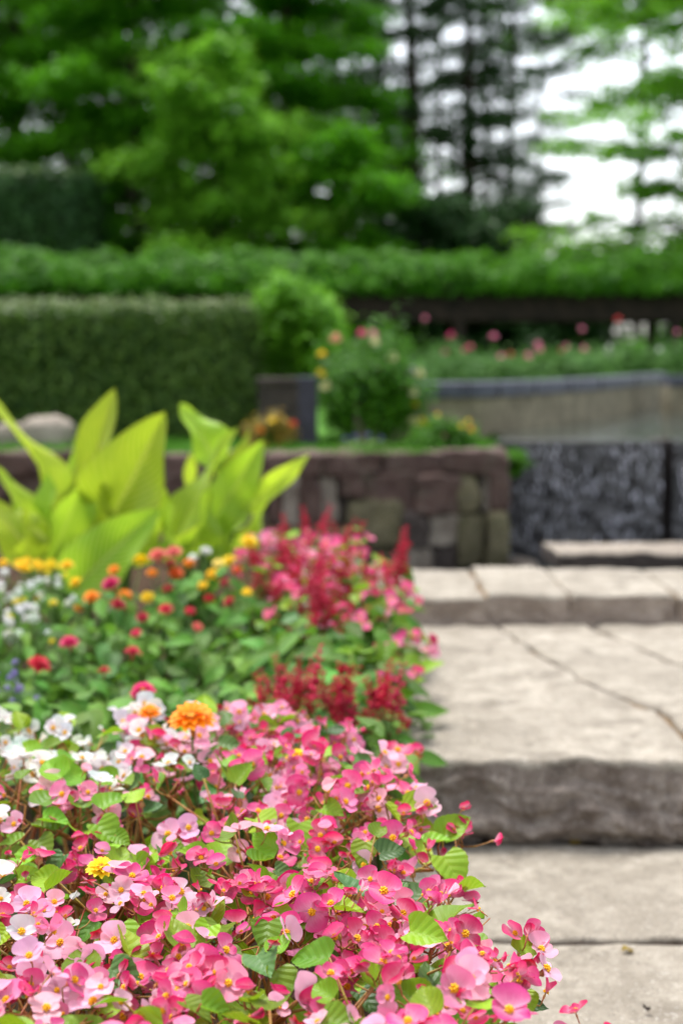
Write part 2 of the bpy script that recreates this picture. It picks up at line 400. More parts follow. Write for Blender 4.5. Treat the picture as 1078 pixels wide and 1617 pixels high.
def polyl(pts, t):
    k = t * (len(pts) - 1); i = min(int(k), len(pts) - 2); f = k - i
    return (pts[i][0] * (1 - f) + pts[i + 1][0] * f, pts[i][1] * (1 - f) + pts[i + 1][1] * f)
def slab(name, left, right, ztop, thick, nx, ny, mats, seed, r=0.012, amp=0.006, face=0.012, parent=None, wob=0.006, rows=8, nose=0.0, ledge=0.0):
    """stone with a gently uneven top, worn arris and split sides; left/right are its two side edges, front to back"""
    so = Vector((seed * 7.3, seed * 3.1, seed))
    def ease(k, n):
        t = k / n; return 0.5 - 0.5 * math.copysign(abs(math.cos(math.pi * t)) ** 0.75, math.cos(math.pi * t))
    V = []; idx = {}
    def base(s, t):
        a = polyl(left, t); b = polyl(right, t); return a[0] + (b[0] - a[0]) * s, a[1] + (b[1] - a[1]) * s
    wdt = math.dist(left[0], right[0]); dep = math.dist(left[0], left[-1])
    for j in range(ny + 1):
        for i in range(nx + 1):
            s, t = ease(i, nx), ease(j, ny)
            x, y = base(s, t)
            d = min(s * wdt, (1 - s) * wdt, t * dep, (1 - t) * dep)
            rr = r * (1.0 + 0.8 * fbm(Vector((x * 8, y * 8, seed)), 3))
            rr = max(rr, 0.002)
            dz = 0 if d >= rr else rr - math.sqrt(max(0, rr * rr - (rr - d) ** 2))
            z = ztop - dz + amp * fbm(Vector((x * 6, y * 6, 0)) + so, 4) + amp * 0.3 * fbm(Vector((x * 30, y * 30, 0)) + so, 3)
            if d < 0.05:
                k = 1 - d / 0.05
                x += wob * k * fbm(Vector((x * 13, y * 13, 5)) + so, 6); y += wob * k * (0.55 * fbm(Vector((x * 9, y * 9, 9)) + so, 6) + 0.5 * fbm(Vector((x * 45, y * 45, 9)) + so, 4))
            idx[(i, j)] = len(V); V.append((x, y, z))
    FS = []; MI = []
    for j in range(ny):
        for i in range(nx):
            FS.append((idx[(i, j)], idx[(i + 1, j)], idx[(i + 1, j + 1)], idx[(i, j + 1)])); MI.append(0)
    loop = [(i, 0) for i in range(nx)] + [(nx, j) for j in range(ny)] + [(i, ny) for i in range(nx, 0, -1)] + [(0, j) for j in range(ny, 0, -1)]
    cx = sum(V[idx[k]][0] for k in loop) / len(loop); cy = sum(V[idx[k]][1] for k in loop) / len(loop)
    prev = [idx[k] for k in loop]
    for q in range(1, rows + 1):
        cur = []
        f = q / rows
        for m, k in enumerate(loop):
            x, y, z = V[idx[k]]
            nx_, ny_ = 0, 0
            if k[1] == 0: ny_ = -1
            elif k[1] == ny: ny_ = 1
            if k[0] == 0: nx_ = -1
            elif k[0] == nx: nx_ = 1
            zz = z - thick * f
            p = Vector((x * 1.0, y * 1.0, zz))
            dsp = face * (fbm(p * 9 + so, 5) * 0.9 + 0.5 * fbm(p * 28 + so, 3)) * math.sin(min(1, f * 1.6) * math.pi / 2) - nose * f
            if ledge:
                fz = f + 0.34 * fbm(Vector((x * 3.4, y * 3.4, 3)) + so, 5)
                for c0_, a_ in ((.22, .010), (.45, .014), (.66, .007)):
                    k_ = max(0, min(1, (fz - c0_) / .07)); dsp += ledge * a_ * k_ * k_ * (3 - 2 * k_) * (0.4 + 1.2 * max(0, fbm(Vector((x * 3.1, c0_ * 40, 8)) + so, 3) + .35))
                dsp -= ledge * .03 * max(0, f - .75) / .25
            cur.append(len(V)); V.append((x + nx_ * dsp, y + ny_ * dsp, zz))
        for m in range(len(loop)):
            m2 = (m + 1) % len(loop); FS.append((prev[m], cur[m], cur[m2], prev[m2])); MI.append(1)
        prev = cur
    b = MB(); b.v = V; b.f = FS; b.mi = MI; b.uv = [(v[0], v[1]) for v in V]
    b.f = [tuple(f) for f in b.f]
    me = b.mesh(name, mats)
    return obj(name, me, parent)

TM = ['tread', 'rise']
g = 0.009
ymid = onz(900, 1487, Z1).y
XL = BEDX - 0.01
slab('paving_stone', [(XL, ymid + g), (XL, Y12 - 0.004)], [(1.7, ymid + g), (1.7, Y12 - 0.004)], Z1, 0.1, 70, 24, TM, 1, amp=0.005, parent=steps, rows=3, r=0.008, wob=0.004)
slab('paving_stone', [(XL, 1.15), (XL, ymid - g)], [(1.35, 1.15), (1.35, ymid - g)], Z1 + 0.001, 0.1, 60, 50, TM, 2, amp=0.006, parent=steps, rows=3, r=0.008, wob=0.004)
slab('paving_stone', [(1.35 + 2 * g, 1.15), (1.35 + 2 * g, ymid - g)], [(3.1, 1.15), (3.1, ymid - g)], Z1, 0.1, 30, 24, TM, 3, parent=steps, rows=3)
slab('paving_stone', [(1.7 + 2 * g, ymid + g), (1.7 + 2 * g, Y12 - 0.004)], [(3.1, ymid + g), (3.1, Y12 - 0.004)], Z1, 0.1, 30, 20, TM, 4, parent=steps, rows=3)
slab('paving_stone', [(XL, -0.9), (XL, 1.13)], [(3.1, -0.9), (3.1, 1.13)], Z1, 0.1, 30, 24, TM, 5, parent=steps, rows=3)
def P(px, py): p = onz(px, py, Z2); return (p.x, p.y)
J1 = [P(785, 992), P(850, 1032), P(925, 1077), P(1000, 1105), P(1045, 1122), P(1085, 1165)]
JB = list(reversed(J1))                                             # front to back
xe = JB[0][0] + 0.03
JBf = [(xe, Y12)] + JB
JBf[-1] = (JBf[-1][0], Y23 - 0.004)
def off(pts, dx): return [(p[0] + dx, p[1]) for p in pts]
rs = lambda pts, n=24: [polyl(pts, i / n) for i in range(n + 1)]
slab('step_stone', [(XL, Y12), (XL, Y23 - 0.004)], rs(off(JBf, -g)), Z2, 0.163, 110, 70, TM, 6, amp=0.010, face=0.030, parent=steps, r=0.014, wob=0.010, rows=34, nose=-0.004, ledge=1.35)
J2 = [P(930, 990), P(1000, 1018), P(1078, 1052)]
J2 = list(reversed(J2)); J2[-1] = (J2[-1][0], Y23 - 0.004)
k = (J2[1][0] - J2[0][0]) / (J2[1][1] - J2[0][1])
yb = JB[0][1] + 0.02
J2 = [(J2[0][0] + k * (yb - J2[0][1]), yb)] + J2
JC = [p for p in rs(JB, 40) if p[1] >= yb]; JC[0] = (JC[0][0], yb); JC[-1] = (JC[-1][0], Y23 - 0.004)
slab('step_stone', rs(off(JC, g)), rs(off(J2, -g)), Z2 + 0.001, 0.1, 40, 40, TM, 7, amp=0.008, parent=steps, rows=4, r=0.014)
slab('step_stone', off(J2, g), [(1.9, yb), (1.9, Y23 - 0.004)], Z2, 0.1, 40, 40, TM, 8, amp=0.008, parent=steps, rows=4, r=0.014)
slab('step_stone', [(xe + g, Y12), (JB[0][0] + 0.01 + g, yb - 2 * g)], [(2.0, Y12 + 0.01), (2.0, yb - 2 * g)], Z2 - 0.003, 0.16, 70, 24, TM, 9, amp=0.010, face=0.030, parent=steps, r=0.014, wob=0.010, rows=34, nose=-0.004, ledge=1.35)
kx = [-0.2] + [onz(p, 942, Z3).x for p in (770, 901, 1073)] + [1.28, 1.6, 2.0]
for i in range(len(kx) - 1):
    slab('kerb_stone', [(kx[i] + 0.005, Y23 + 0.01 * (i % 2)), (kx[i] + 0.004, Y3b)], [(kx[i + 1] - 0.005, Y23 + 0.008 * (i % 3)), (kx[i + 1] - 0.004, Y3b)],
         Z3 + 0.004 * ((i * 5) % 3 - 1), 0.095, 34, 30, ['tread', 'curbface'], 20 + i, amp=0.008, face=0.014, parent=steps, r=0.010, wob=0.008, rows=12)

# ---- pool floor and water in the basin
mb = MB(); box(mb, BEDX + 0.1, 4.0, Y3b + 0.02, 6.95, -0.315, -0.25)
obj('pool_floor', mb.mesh('pool_floor', 'wet', False), kind='structure')
mb = MB(); mb.grid(30, 20, lambda u, v: (0.2 + u * 3.8, Y3b + 0.01 + v * (6.93 - Y3b), -0.06))
obj('pool_water', mb.mesh('pool_water', 'water'), kind='structure')
mb = MB(); mb.grid(30, 20, lambda u, v: (0.86 + u * 5, 7.08 + v * 8, at(900, 697, 7.0).z - 0.012))
obj('upper_pool_water', mb.mesh('upper_pool_water', 'water'), kind='structure')

# ================================================================== MASONRY WALL
def stone(name, parent, x0, x1, z0, z1, yf, depth, mat, seed, rnd=0.3, rough=0.012):
    """split building stone: superellipsoid box, uneven"""
    b = MB(); cx, cz = (x0 + x1) / 2, (z0 + z1) / 2; hx, hz, hy = (x1 - x0) / 2, (z1 - z0) / 2, depth / 2
    so = Vector((seed * 1.7, seed * 2.3, seed)); n = 10
    def mp(p):
        e = 2 / max(rnd, 0.05); l = (abs(p.x) ** e + abs(p.y) ** e + abs(p.z) ** e) ** (1 / e); p = p / l
        q = Vector((cx + p.x * hx, yf + hy + p.y * hy, cz + p.z * hz))
        nn = p.normalized()
        return q + nn * rough * fbm(q * 7 + so, 4) + nn * rough * 0.4 * fbm(q * 25 + so, 3)
    for ax, sg in ((0, 1), (0, -1), (1, 1), (1, -1), (2, 1), (2, -1)):
        def f(u, v):
            a = math.sin((u * 2 - 1) * math.pi / 2) ; c = math.sin((v * 2 - 1) * math.pi / 2)
            if sg < 0: a = -a
            p = [0, 0, 0]; p[ax] = sg; p[(ax + 1) % 3] = a; p[(ax + 2) % 3] = c
            return mp(Vector(p))
        b.grid(n, n, f)
    return obj(name, b.mesh(name, mat), parent)
def wallz(py): return at(600, py, YW).z
def wallx(px): return at(px, 800, YW).x
wall = thing('masonry_wall', 'low retaining wall of reddish brown and grey stones under the lawn strip', 'wall')
b = MB(); box(b, -3.2, wallx(800), YW + 0.07, YW + 0.17, -0.31, ZT - 0.05)
obj('mortar_backing', b.mesh('mortar_backing', 'darkstone', False), wall)
ST = [(419, 510, 718, 752, 'redstone'), (510, 603, 717, 750, 'redstone'), (603, 700, 716, 750, 'redstone'), (700, 797, 713, 748, 'redstone'),
      (428, 446, 752, 830, 'redstone'), (446, 470, 752, 832, 'palestone'), (470, 505, 752, 830, 'redstone'), (505, 534, 752, 830, 'palestone'),
      (534, 578, 750, 786, 'redstone'), (578, 655, 750, 812, 'redstone'), (655, 723, 750, 811, 'redstone'), (723, 757, 748, 809, 'olivestone'),
      (764, 776, 748, 806, 'palestone'), (776, 801, 748, 808, 'redstone'),
      (546, 640, 786, 868, 'olivestone'), (640, 678, 812, 862, 'darkstone'), (678, 721, 812, 862, 'palestone'), (721, 769, 809, 900, 'olivestone'), (769, 804, 808, 905, 'olivestone'),
      (430, 500, 830, 905, 'darkstone'), (500, 546, 830, 905, 'olivestone'), (546, 600, 868, 915, 'darkstone'), (600, 645, 868, 915, 'olivestone'), (645, 680, 862, 912, 'palestone'), (680, 721, 862, 912, 'darkstone'),
      (430, 560, 905, 960, 'olivestone'), (560, 690, 913, 960, 'darkstone'), (690, 804, 904, 960, 'olivestone')]
x = 419
rr = random.Random(4)
while x > -420:
    w_ = rr.uniform(70, 110); ST.append((x - w_, x - 1, 717 + rr.uniform(-2, 2), 751, 'redstone'))
    m_ = 800 + rr.uniform(-15, 20)
    ST.append((x - w_ * 0.55, x - 1, 751, m_, rr.choice(['redstone', 'palestone', 'redstone'])))
    ST.append((x - w_, x - w_ * 0.55 - 1, 751, m_ - 10, rr.choice(['redstone', 'darkstone', 'palestone'])))
    ST.append((x - w_, x - 1, m_, 880, rr.choice(['olivestone', 'darkstone', 'palestone'])))
    ST.append((x - w_, x - 1, 880, 960, rr.choice(['olivestone', 'darkstone'])))
    x -= w_
for i, (a, c, t_, u_, m_) in enumerate(ST):
    big = (u_ - t_) > 60 and m_ == 'olivestone'
    stone('wall_stone', wall, wallx(a) - 0.003, wallx(c) + 0.003, wallz(u_) - 0.003, wallz(t_) + 0.003, YW + 0.01 - (0.03 if big else 0) + 0.012 * ((i * 7) % 5 - 2), 0.17, m_, i, 0.4 if big else 0.10, 0.026)

# ---- grass along the terrace edge
cs = []; 
n = 14000
c = np.stack([NR.uniform(-3.2, 0.86, n), YW + 0.06 + NR.random(n) ** 1.6 * 1.6, np.full(n, ZT - 0.035)], 1)
me = leaf_cloud(c, np.tile([0, -1.0, 0.2], (n, 1)), 0.05, 0.007, 'grass', 'blade', jit=0.5, down=-3.5)
obj('grass', me, label='short green grass along the top of the masonry wall', category='grass', kind='stuff')
mb = MB(); mb.grid(40, 8, lambda u, v: (-3.4 + u * 4.27, YW + 0.16 + v * 8.2, ZT - 0.04 + 0.01 * fbm(Vector((u * 30, v * 20, 1)))))
obj('lawn', mb.mesh('lawn', 'grass'), kind='structure')

# ================================================================== CASCADE
def cascade(x0, x1, yf, ztop, seed, label):
    t_ = thing('cascade_wall', label, 'wall')
    b = MB(); so = Vector((seed * 3.3, 0, seed))
    W_ = x1 - x0
    def f(u, v):
        x = x0 + u * W_; z = -0.3 + v * (ztop + 0.3)
        p = Vector((x, 0, z)); c_ = mnoise.cell_vector(p * 22)
        d = 0.022 * fbm(p * 12 + so, 4) + 0.018 * max(0, 0.6 - mnoise.voronoi(p * 19 + so)[0][0])
        return (x, yf - d, z)
    b.grid(int(W_ * 110), 80, f)
    b.grid(2, 2, lambda u, v: (x0 + u * W_, yf - 0.005 + v * 0.25, ztop))
    b.grid(2, 2, lambda u, v: (x0, yf + 0.25 - u * 0.25, -0.3 + v * (ztop + 0.3)))
    b.grid(2, 2, lambda u, v: (x1, yf + u * 0.25, -0.3 + v * (ztop + 0.3)))
    obj('rock_face', b.mesh('rock_face', 'wet'), t_)
    # falling water: strands and beads in front of the rock
    f_ = thing('waterfall', label.replace('dark wet rock wall', 'broken white water falling'), 'waterfall')
    b = MB(); r2 = random.Random(seed)
    for i in range(int(W_ * 950)):
        x = r2.uniform(x0 + 0.02, x1 - 0.01); z = r2.uniform(-0.06, ztop)
        # strands bunch where noise is high
        dens = 0.5 + 0.8 * fbm(Vector((x * 9, 0, z * 5 + seed)), 3)
        if r2.random() > dens: continue
        l = r2.uniform(0.008, 0.045); rad = r2.choice((.0015, .002, .003, .004, .007)) * r2.uniform(.7, 1.2); y = yf - r2.uniform(0.03, 0.075)
        b.tube([(x, y, z), (x + r2.uniform(-.003, .003), y - .002, z - l * .5), (x + r2.uniform(-.004, .004), y, z - l)], [rad * .5, rad, rad * .4], 4)
    obj('water_strands', b.mesh('water_strands', 'fall'), f_, kind='stuff')
zc = at(900, 697, 7.0).z
xg = at(1043, 800, 6.95).x; xg2 = at(1061, 800, 6.95).x
cascade(wallx(800) - 0.0, xg, 6.95, zc, 3, 'dark wet rock wall between the masonry wall and the dark recess')
cascade(xg2, 3.2, 6.95, zc, 5, 'dark wet rock wall on the far side of the dark recess')
b = MB(); box(b, xg - 0.02, xg2 + 0.02, 7.07, 7.2, -0.3, zc + 0.004)
thing('recess_wall', 'narrow dark recess between two sheets of falling water', 'wall', me=b.mesh('recess_wall', 'darkstone', False))
# slab bridge over the basin
a0 = at(862, 862, 5.9)
br = thing('stone_slab_bridge', 'flat pale stone slab lying across the basin before the falling water', 'stone slab')
s_ = slab('slab_stone', [(a0.x + 0.03, 5.72), (a0.x, 6.0)], [(3.0, 5.55), (3.0, 6.05)], a0.z, 0.065, 80, 14, ['palestone', 'darkstone'], 50, amp=0.008, parent=br, rows=5, face=0.012)
for xx in (1.05, 2.0, 2.8):
    b = MB(); box(b, xx, xx + 0.16, 5.74, 5.95, -0.26, a0.z - 0.06); obj('support', b.mesh('support', 'darkstone', False), br)
# low stones in the water
r2 = random.Random(9)
for i, (px, py, wd) in enumerate([(828, 885, 0.16)]):
    p = at(px, py, 6.72)
    st = thing('pool_rock', 'small pale wet rock at the foot of the falling water', 'rock')
    stone('rock_body', st, p.x - wd / 2, p.x + wd / 2, -0.2, p.z + 0.01, 6.66, 0.2, 'palestone', 70 + i, 0.8)

# ---- curved pool wall with a dark coping
zcap = 0.795
pts = [onz(px, py, zcap) for px, py in ((560, 607), (640, 605), (700, 604.5), (760, 604), (820, 602.5), (880, 600), (940, 597), (1000, 593), (1052, 589))]
pts = [(p.x, p.y) for p in pts]; pts = [polyl(pts, i / 60) for i in range(61)]
for _ in range(6):
    pts = [pts[0]] + [((pts[i - 1][0] + pts[i][0] * 2 + pts[i + 1][0]) / 4, (pts[i - 1][1] + pts[i][1] * 2 + pts[i + 1][1]) / 4) for i in range(1, 60)] + [pts[-1]]
cw = thing('curved_pool_wall', 'curved weathered concrete pool wall with a dark coping behind the rose bush', 'wall')
def wallstrip(pts, y_in, z0, z1, off_f, off_b):
    b = MB(); prof = [(off_f, z0), (off_f, z1), (off_b, z1), (off_b, z0)]
    b.grid(len(pts) - 1, 3, lambda u, v: (pts[round(u * (len(pts) - 1))][0], pts[round(u * (len(pts) - 1))][1] + prof[round(v * 3)][0], prof[round(v * 3)][1]))
    for e in (0, -1):
        b.add([(pts[e][0], pts[e][1] + o_, z_) for o_, z_ in prof], [(0, 1, 2, 3)])
    return b
obj('wall_body', wallstrip(pts, 0, 0.3, zcap - 0.082, 0.03, 0.3).mesh('wall_body', 'concrete', False), cw)
nseg = 9
for i in range(nseg):
    seg = pts[i * 60 // nseg:(i + 1) * 60 // nseg + 1]
    seg = [(seg[0][0] + 0.004, seg[0][1])] + seg[1:-1] + [(seg[-1][0] - 0.004, seg[-1][1])]
    o = obj('coping_stone', wallstrip(seg, 0, zcap - 0.08, zcap, 0, 0.33).mesh('coping_stone', 'cap', False), cw)
    bv = o.modifiers.new('bevel', 'BEVEL'); bv.width = 0.012; bv.segments = 2
p2 = [(at(1058, 600, 10.6).x, 10.6), (4.2, 10.9)]; p2 = [polyl(p2, i / 6) for i in range(7)]
cw2 = thing('pool_wall', 'straight darker concrete wall section beyond the end of the curved pool wall', 'wall')
obj('wall_body', wallstrip(p2, 0, 0.3, 0.72, 0.03, 0.3).mesh('wall_body', 'concrete', False), cw2)
obj('coping_stone', wallstrip(p2, 0, 0.722, 0.79, 0, 0.33).mesh('coping_stone', 'cap', False), cw2)

# ---- dark post and low grey wall on the lawn
pt = at(486, 597, 7.4); pz = ZT - 0.06
post = thing('dark_post', 'square dark slate post on the lawn beside the yellow rose bush', 'post')
hw = 15 / F * 7.4
b = MB(); box(b, pt.x - hw, pt.x + hw, 7.35, 7.35 + hw * 2, pz, pt.z - 0.012)
o = obj('shaft', b.mesh('shaft', 'slate', False), post); bv = o.modifiers.new('bevel', 'BEVEL'); bv.width = 0.006; bv.segments = 2
b = MB(); box(b, pt.x - hw - 0.006, pt.x + hw + 0.006, 7.344, 7.356 + hw * 2, pt.z - 0.011, pt.z + 0.006)
o = obj('cap', b.mesh('cap', 'cap', False), post); bv = o.modifiers.new('bevel', 'BEVEL'); bv.width = 0.004; bv.segments = 2
lw = thing('low_grey_wall', 'short low grey stone wall running back from the dark post', 'wall')
b = MB(); xa, xb = at(408, 600, 7.7).x, pt.x - hw - 0.006
box(b, xa, xb, 7.68, 7.92, pz, pt.z - 0.04)
o = obj('wall_body', b.mesh('wall_body', 'darkstone', False), lw)
b = MB(); box(b, xa - 0.01, xb - 0.002, 7.66, 7.94, pt.z - 0.038, pt.z - 0.004)
o = obj('coping', b.mesh('coping', 'darkstone', False), lw); bv = o.modifiers.new('bevel', 'BEVEL'); bv.width = 0.006; bv.segments = 2
# pale rock below the hedge
p = at(72, 685, 7.5)
rk = thing('pale_rock', 'pale grey rock lying under the clipped hedge behind the canna leaves', 'rock')
stone('rock_body', rk, p.x - 0.15, p.x + 0.15, pz - 0.02, p.z + 0.085, 7.4, 0.25, 'palestone', 91, 0.6, 0.02)
p = at(20, 690, 7.55)
rk = thing('grey_rock', 'smaller grey rock touching the pale rock under the clipped hedge', 'rock')
stone('rock_body', rk, p.x - 0.1, p.x + 0.07, pz - 0.02, p.z + 0.07, 7.45, 0.25, 'palestone', 93, 0.6, 0.02)

# ================================================================== HEDGES, PERGOLA
def hedge(name, label, x0, x1, y0, y1, z0, z1, n, L, mat, tip, rnd=0.12, seed=1, bumpy=0.03):
    t_ = thing(name, label, 'hedge', ((x0 + x1) / 2, (y0 + y1) / 2, z0))
    off_ = np.array([(x0 + x1) / 2, (y0 + y1) / 2, z0])
    h = np.array([(x1 - x0) / 2, (y1 - y0) / 2, (z1 - z0) / 2]); c0 = np.array([(x0 + x1) / 2, (y0 + y1) / 2, (z0 + z1) / 2])
    ar = np.array([h[1] * h[2], h[0] * h[2] * 2.2, h[0] * h[1]]); ar /= ar.sum()
    ax = NR.choice(3, n, p=ar); p = NR.uniform(-1, 1, (n, 3))
    sg = np.where(NR.random(n) < np.where(ax == 1, 0.12, np.where(ax == 2, 0.02, 0.35)), 1, -1).astype(float)
    sg[ax == 2] = 1.0; sg[ax == 0] = np.where(NR.random((ax == 0).sum()) < 0.6, 1, -1)
    p[np.arange(n), ax] = sg
    q = p * h
    r = rnd; inner = np.clip(q, -(h - r), h - r); d = q - inner; l = np.linalg.norm(d, axis=1)[:, None]
    nrm = d / (l + 1e-9); q = inner + nrm * r
    q += c0
    dsp = np.array([bumpy * fbm(Vector(v) * 5, 3) for v in q]) + NR.normal(0, 0.018, n) - np.abs(NR.normal(0, 0.03, n))
    q += nrm * dsp[:, None]
    top = (nrm[:, 2] > 0.7) & (NR.random(n) < 0.75)  # top leaves get a paler material, the lit band painted in
    for sel, mt, nm in ((~top, mat, 'foliage'), (top, tip, 'lit_top_shoots')):
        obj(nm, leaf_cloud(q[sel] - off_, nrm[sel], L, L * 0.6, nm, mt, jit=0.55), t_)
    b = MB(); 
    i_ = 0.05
    box(b, -h[0] + i_, h[0] - i_, -h[1] + i_, h[1] - i_, 0, h[2] * 2 - i_)  # unseen solid box added inside the leaves to block light
    o = obj('light_block_core', b.mesh('light_block_core', 'hcore', False), t_); bv = o.modifiers.new('bevel', 'BEVEL'); bv.width = rnd * 0.8; bv.segments = 3
xr = at(398, 560, 8.0).x
hedge('clipped_hedge', 'box clipped dark green hedge with squared end behind the canna', -3.6, xr, 8.0, 8.8, pz, at(200, 478, 8.0).z, 36000, 0.038, 'hedge', 'hedgetip', 0.1, bumpy=0.05)
xh = at(150, 300, 23).x
hedge('tall_hedge', 'tall dark clipped hedge standing under the trees beyond the pergola', -9.0, xh, 23, 24.5, -0.52, at(60, 262, 23).z, 16000, 0.12, 'tleaf_dk', 'hedge', 0.35, bumpy=0.1)

# pergola
YP = 20.0
zb = at(500, 486, YP).z; ztp = at(500, 418, YP).z
pg = thing('timber_pergola', 'long timber pergola with shade painted into its colour, carrying a thick roof of vine', 'pergola', (0, YP, -0.5))
def pbox(nm, x0, x1, y0, y1, z0, z1):
    b = MB(); box(b, x0, x1, y0 - YP, y1 - YP, z0 + 0.5, z1 + 0.5)
    o = obj(nm, b.mesh(nm, 'timber', False), pg); bv = o.modifiers.new('bevel', 'BEVEL'); bv.width = 0.012; bv.segments = 2
for yy in (YP - 0.75, YP + 0.75):
    pbox('beam', -8, 8, yy - 0.07, yy + 0.07, zb - 0.20, zb + 0.19)  # beams made deep to fill the dark shade band below the vine
xx = at(1066, 500, YP - 0.75).x
while xx > -8:
    for yy in (YP - 0.75, YP + 0.75): pbox('post', xx - 0.07, xx + 0.07, yy - 0.068, yy + 0.068, -0.52, zb - 0.201)
    xx -= 2.9
xx = -7.9
while xx < 8:
    pbox('rafter', xx - 0.04, xx + 0.04, YP - 1.05, YP + 1.05, zb + 0.192, zb + 0.30); xx += 0.62
vn = thing('climbing_vine', 'thick leafy green vine covering the top of the pergola', 'vine', (0, YP, zb))
n = 46000
xv = NR.uniform(-6.6, 6.6, n); th = NR.uniform(-0.10 * math.pi, 1.10 * math.pi, n)
hgt = np.array([0.40 + 0.10 * fbm(Vector((x_ * 0.8, 3, 0)), 4) + 0.12 * fbm(Vector((x_ * 2.6, 7, 0)), 3) for x_ in xv])
rr_ = 0.75 + 0.25 * NR.random(n)
dsp = np.array([0.20 * fbm(Vector((a_ * 1.7, b_ * 1.6, 2)), 4) for a_, b_ in zip(xv, th)])
yv = -np.cos(th) * (1.15 * rr_ + dsp); zv = 0.30 + np.where(np.sin(th) > 0, np.sin(th) * (hgt * rr_ + dsp), np.sin(th) * 0.32)
nr_ = np.stack([np.zeros(n), -np.cos(th), np.sin(th) * 1.0 + 0.3], 1)
obj('foliage', leaf_cloud(np.stack([xv, yv, zv], 1), nr_, 0.10, 0.07, 'vine_foliage', 'vine', jit=0.6, down=0.5), vn)
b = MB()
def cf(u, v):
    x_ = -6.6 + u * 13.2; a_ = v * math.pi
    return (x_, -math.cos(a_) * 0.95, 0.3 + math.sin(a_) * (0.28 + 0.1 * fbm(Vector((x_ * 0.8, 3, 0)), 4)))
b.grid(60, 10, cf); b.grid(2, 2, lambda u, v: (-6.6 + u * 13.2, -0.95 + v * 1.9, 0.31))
obj('vine_inner_core', b.mesh('vine_inner_core', 'hcore'), vn)  # solid dark core added under the vine leaves, in place of stems

# ================================================================== TREES
def tree(name, label, px, y, H, spread, mat, n_limb=14, leaves=20000, low=0.18, L=0.17, flat=0.35, trunk_r=0.16, seed=0, droop=0.0, density=1.0, clump=0.8, group='trees beyond the pergola', ox=None, lean=0.0, zg=-0.5):
    r_ = random.Random(seed); x0 = at(px, 300, y).x if ox is None else ox
    t_ = thing(name, label, 'tree', (x0, y, zg), group)
    b = MB(); k = 9
    tp = [Vector((lean * i / k * H + 0.12 * fbm(Vector((i * .6, seed, 0)), 2), 0.12 * fbm(Vector((i * .6, seed, 9)), 2), H * i / k)) for i in range(k + 1)]
    b.tube(tp, [trunk_r * (1.25 if i == 0 else 1) * (1 - 0.8 * i / k) for i in range(k + 1)], 8)
    cl = []
    for i in range(n_limb):
        f = min(0.98, low + (1.0 - low) * (i + r_.random()) / n_limb)
        base_ = Vector(polyl3(tp, f)); a = i * 2.4 + r_.uniform(-.9, .9)
        ln = spread * (1.0 - 0.6 * max(0, (f - low) / (1 - low)) ** 1.3) * r_.uniform(0.55, 1.2)
        el = r_.uniform(-.05, .55) * (1 - flat)
        d = Vector((math.cos(a), math.sin(a), 0)); pp = [base_]
        for q in range(1, 6):
            u = q / 5
            pp.append(base_ + d * ln * u + Vector((0, 0, ln * (el * u + (0.25 - droop) * u - 0.25 * u * u))) + Vector((r_.uniform(-.1, .1), r_.uniform(-.1, .1), r_.uniform(-.1, .1))) * ln * 0.5)
        rb = trunk_r * 0.36 * (1 - 0.6 * f)
        b.tube(pp, [rb, rb * .8, rb * .6, rb * .45, rb * .3, rb * .14], 5)
        for q in range(1, 6):
            for s in (-1, 1, -1, 1, 0):
                if q == 1 and s == 0: continue
                sd_ = Vector((-d.y, d.x, 0)) * s * r_.uniform(0.12, 0.5) * ln * (1.1 - .1 * q) + d * r_.uniform(-.2, .2) * ln
                c_ = pp[q] + sd_ + Vector((0, 0, r_.uniform(-.3, .35) * clump * (0.3 + flat)))
                if s: b.tube([pp[q], (pp[q] + c_) / 2 + Vector((0, 0, .06)), c_], [rb * .3, rb * .2, rb * .08], 4)
                if r_.random() < density: cl.append((c_, clump * r_.uniform(0.4, 1.25)))
    obj('trunk', b.mesh('trunk', 'bark'), t_)
    wgt = np.array([c_[1] ** 2 for c_ in cl]); wgt /= wgt.sum()
    ci = NR.choice(len(cl), leaves, p=wgt); cc = np.array([tuple(c_[0]) for c_ in cl])[ci]; cr = np.array([c_[1] for c_ in cl])[ci]
    dd = NR.normal(0, 1, (leaves, 3)); dd /= np.linalg.norm(dd, axis=1)[:, None]; dd *= NR.random(leaves)[:, None] ** 0.45
    p = cc + dd * cr[:, None] * np.array([1, 1, flat])
    nr = np.tile([0, 0, 1.0], (leaves, 1)) + dd * 0.4
    obj('crown', leaf_cloud(p, nr, L, L * 0.62, 'crown', mat, jit=0.45, down=0.3), t_)
def polyl3(pts, t):
    k = t * (len(pts) - 1); i = min(int(k), len(pts) - 2); f = k - i
    return pts[i].lerp(pts[i + 1], f)

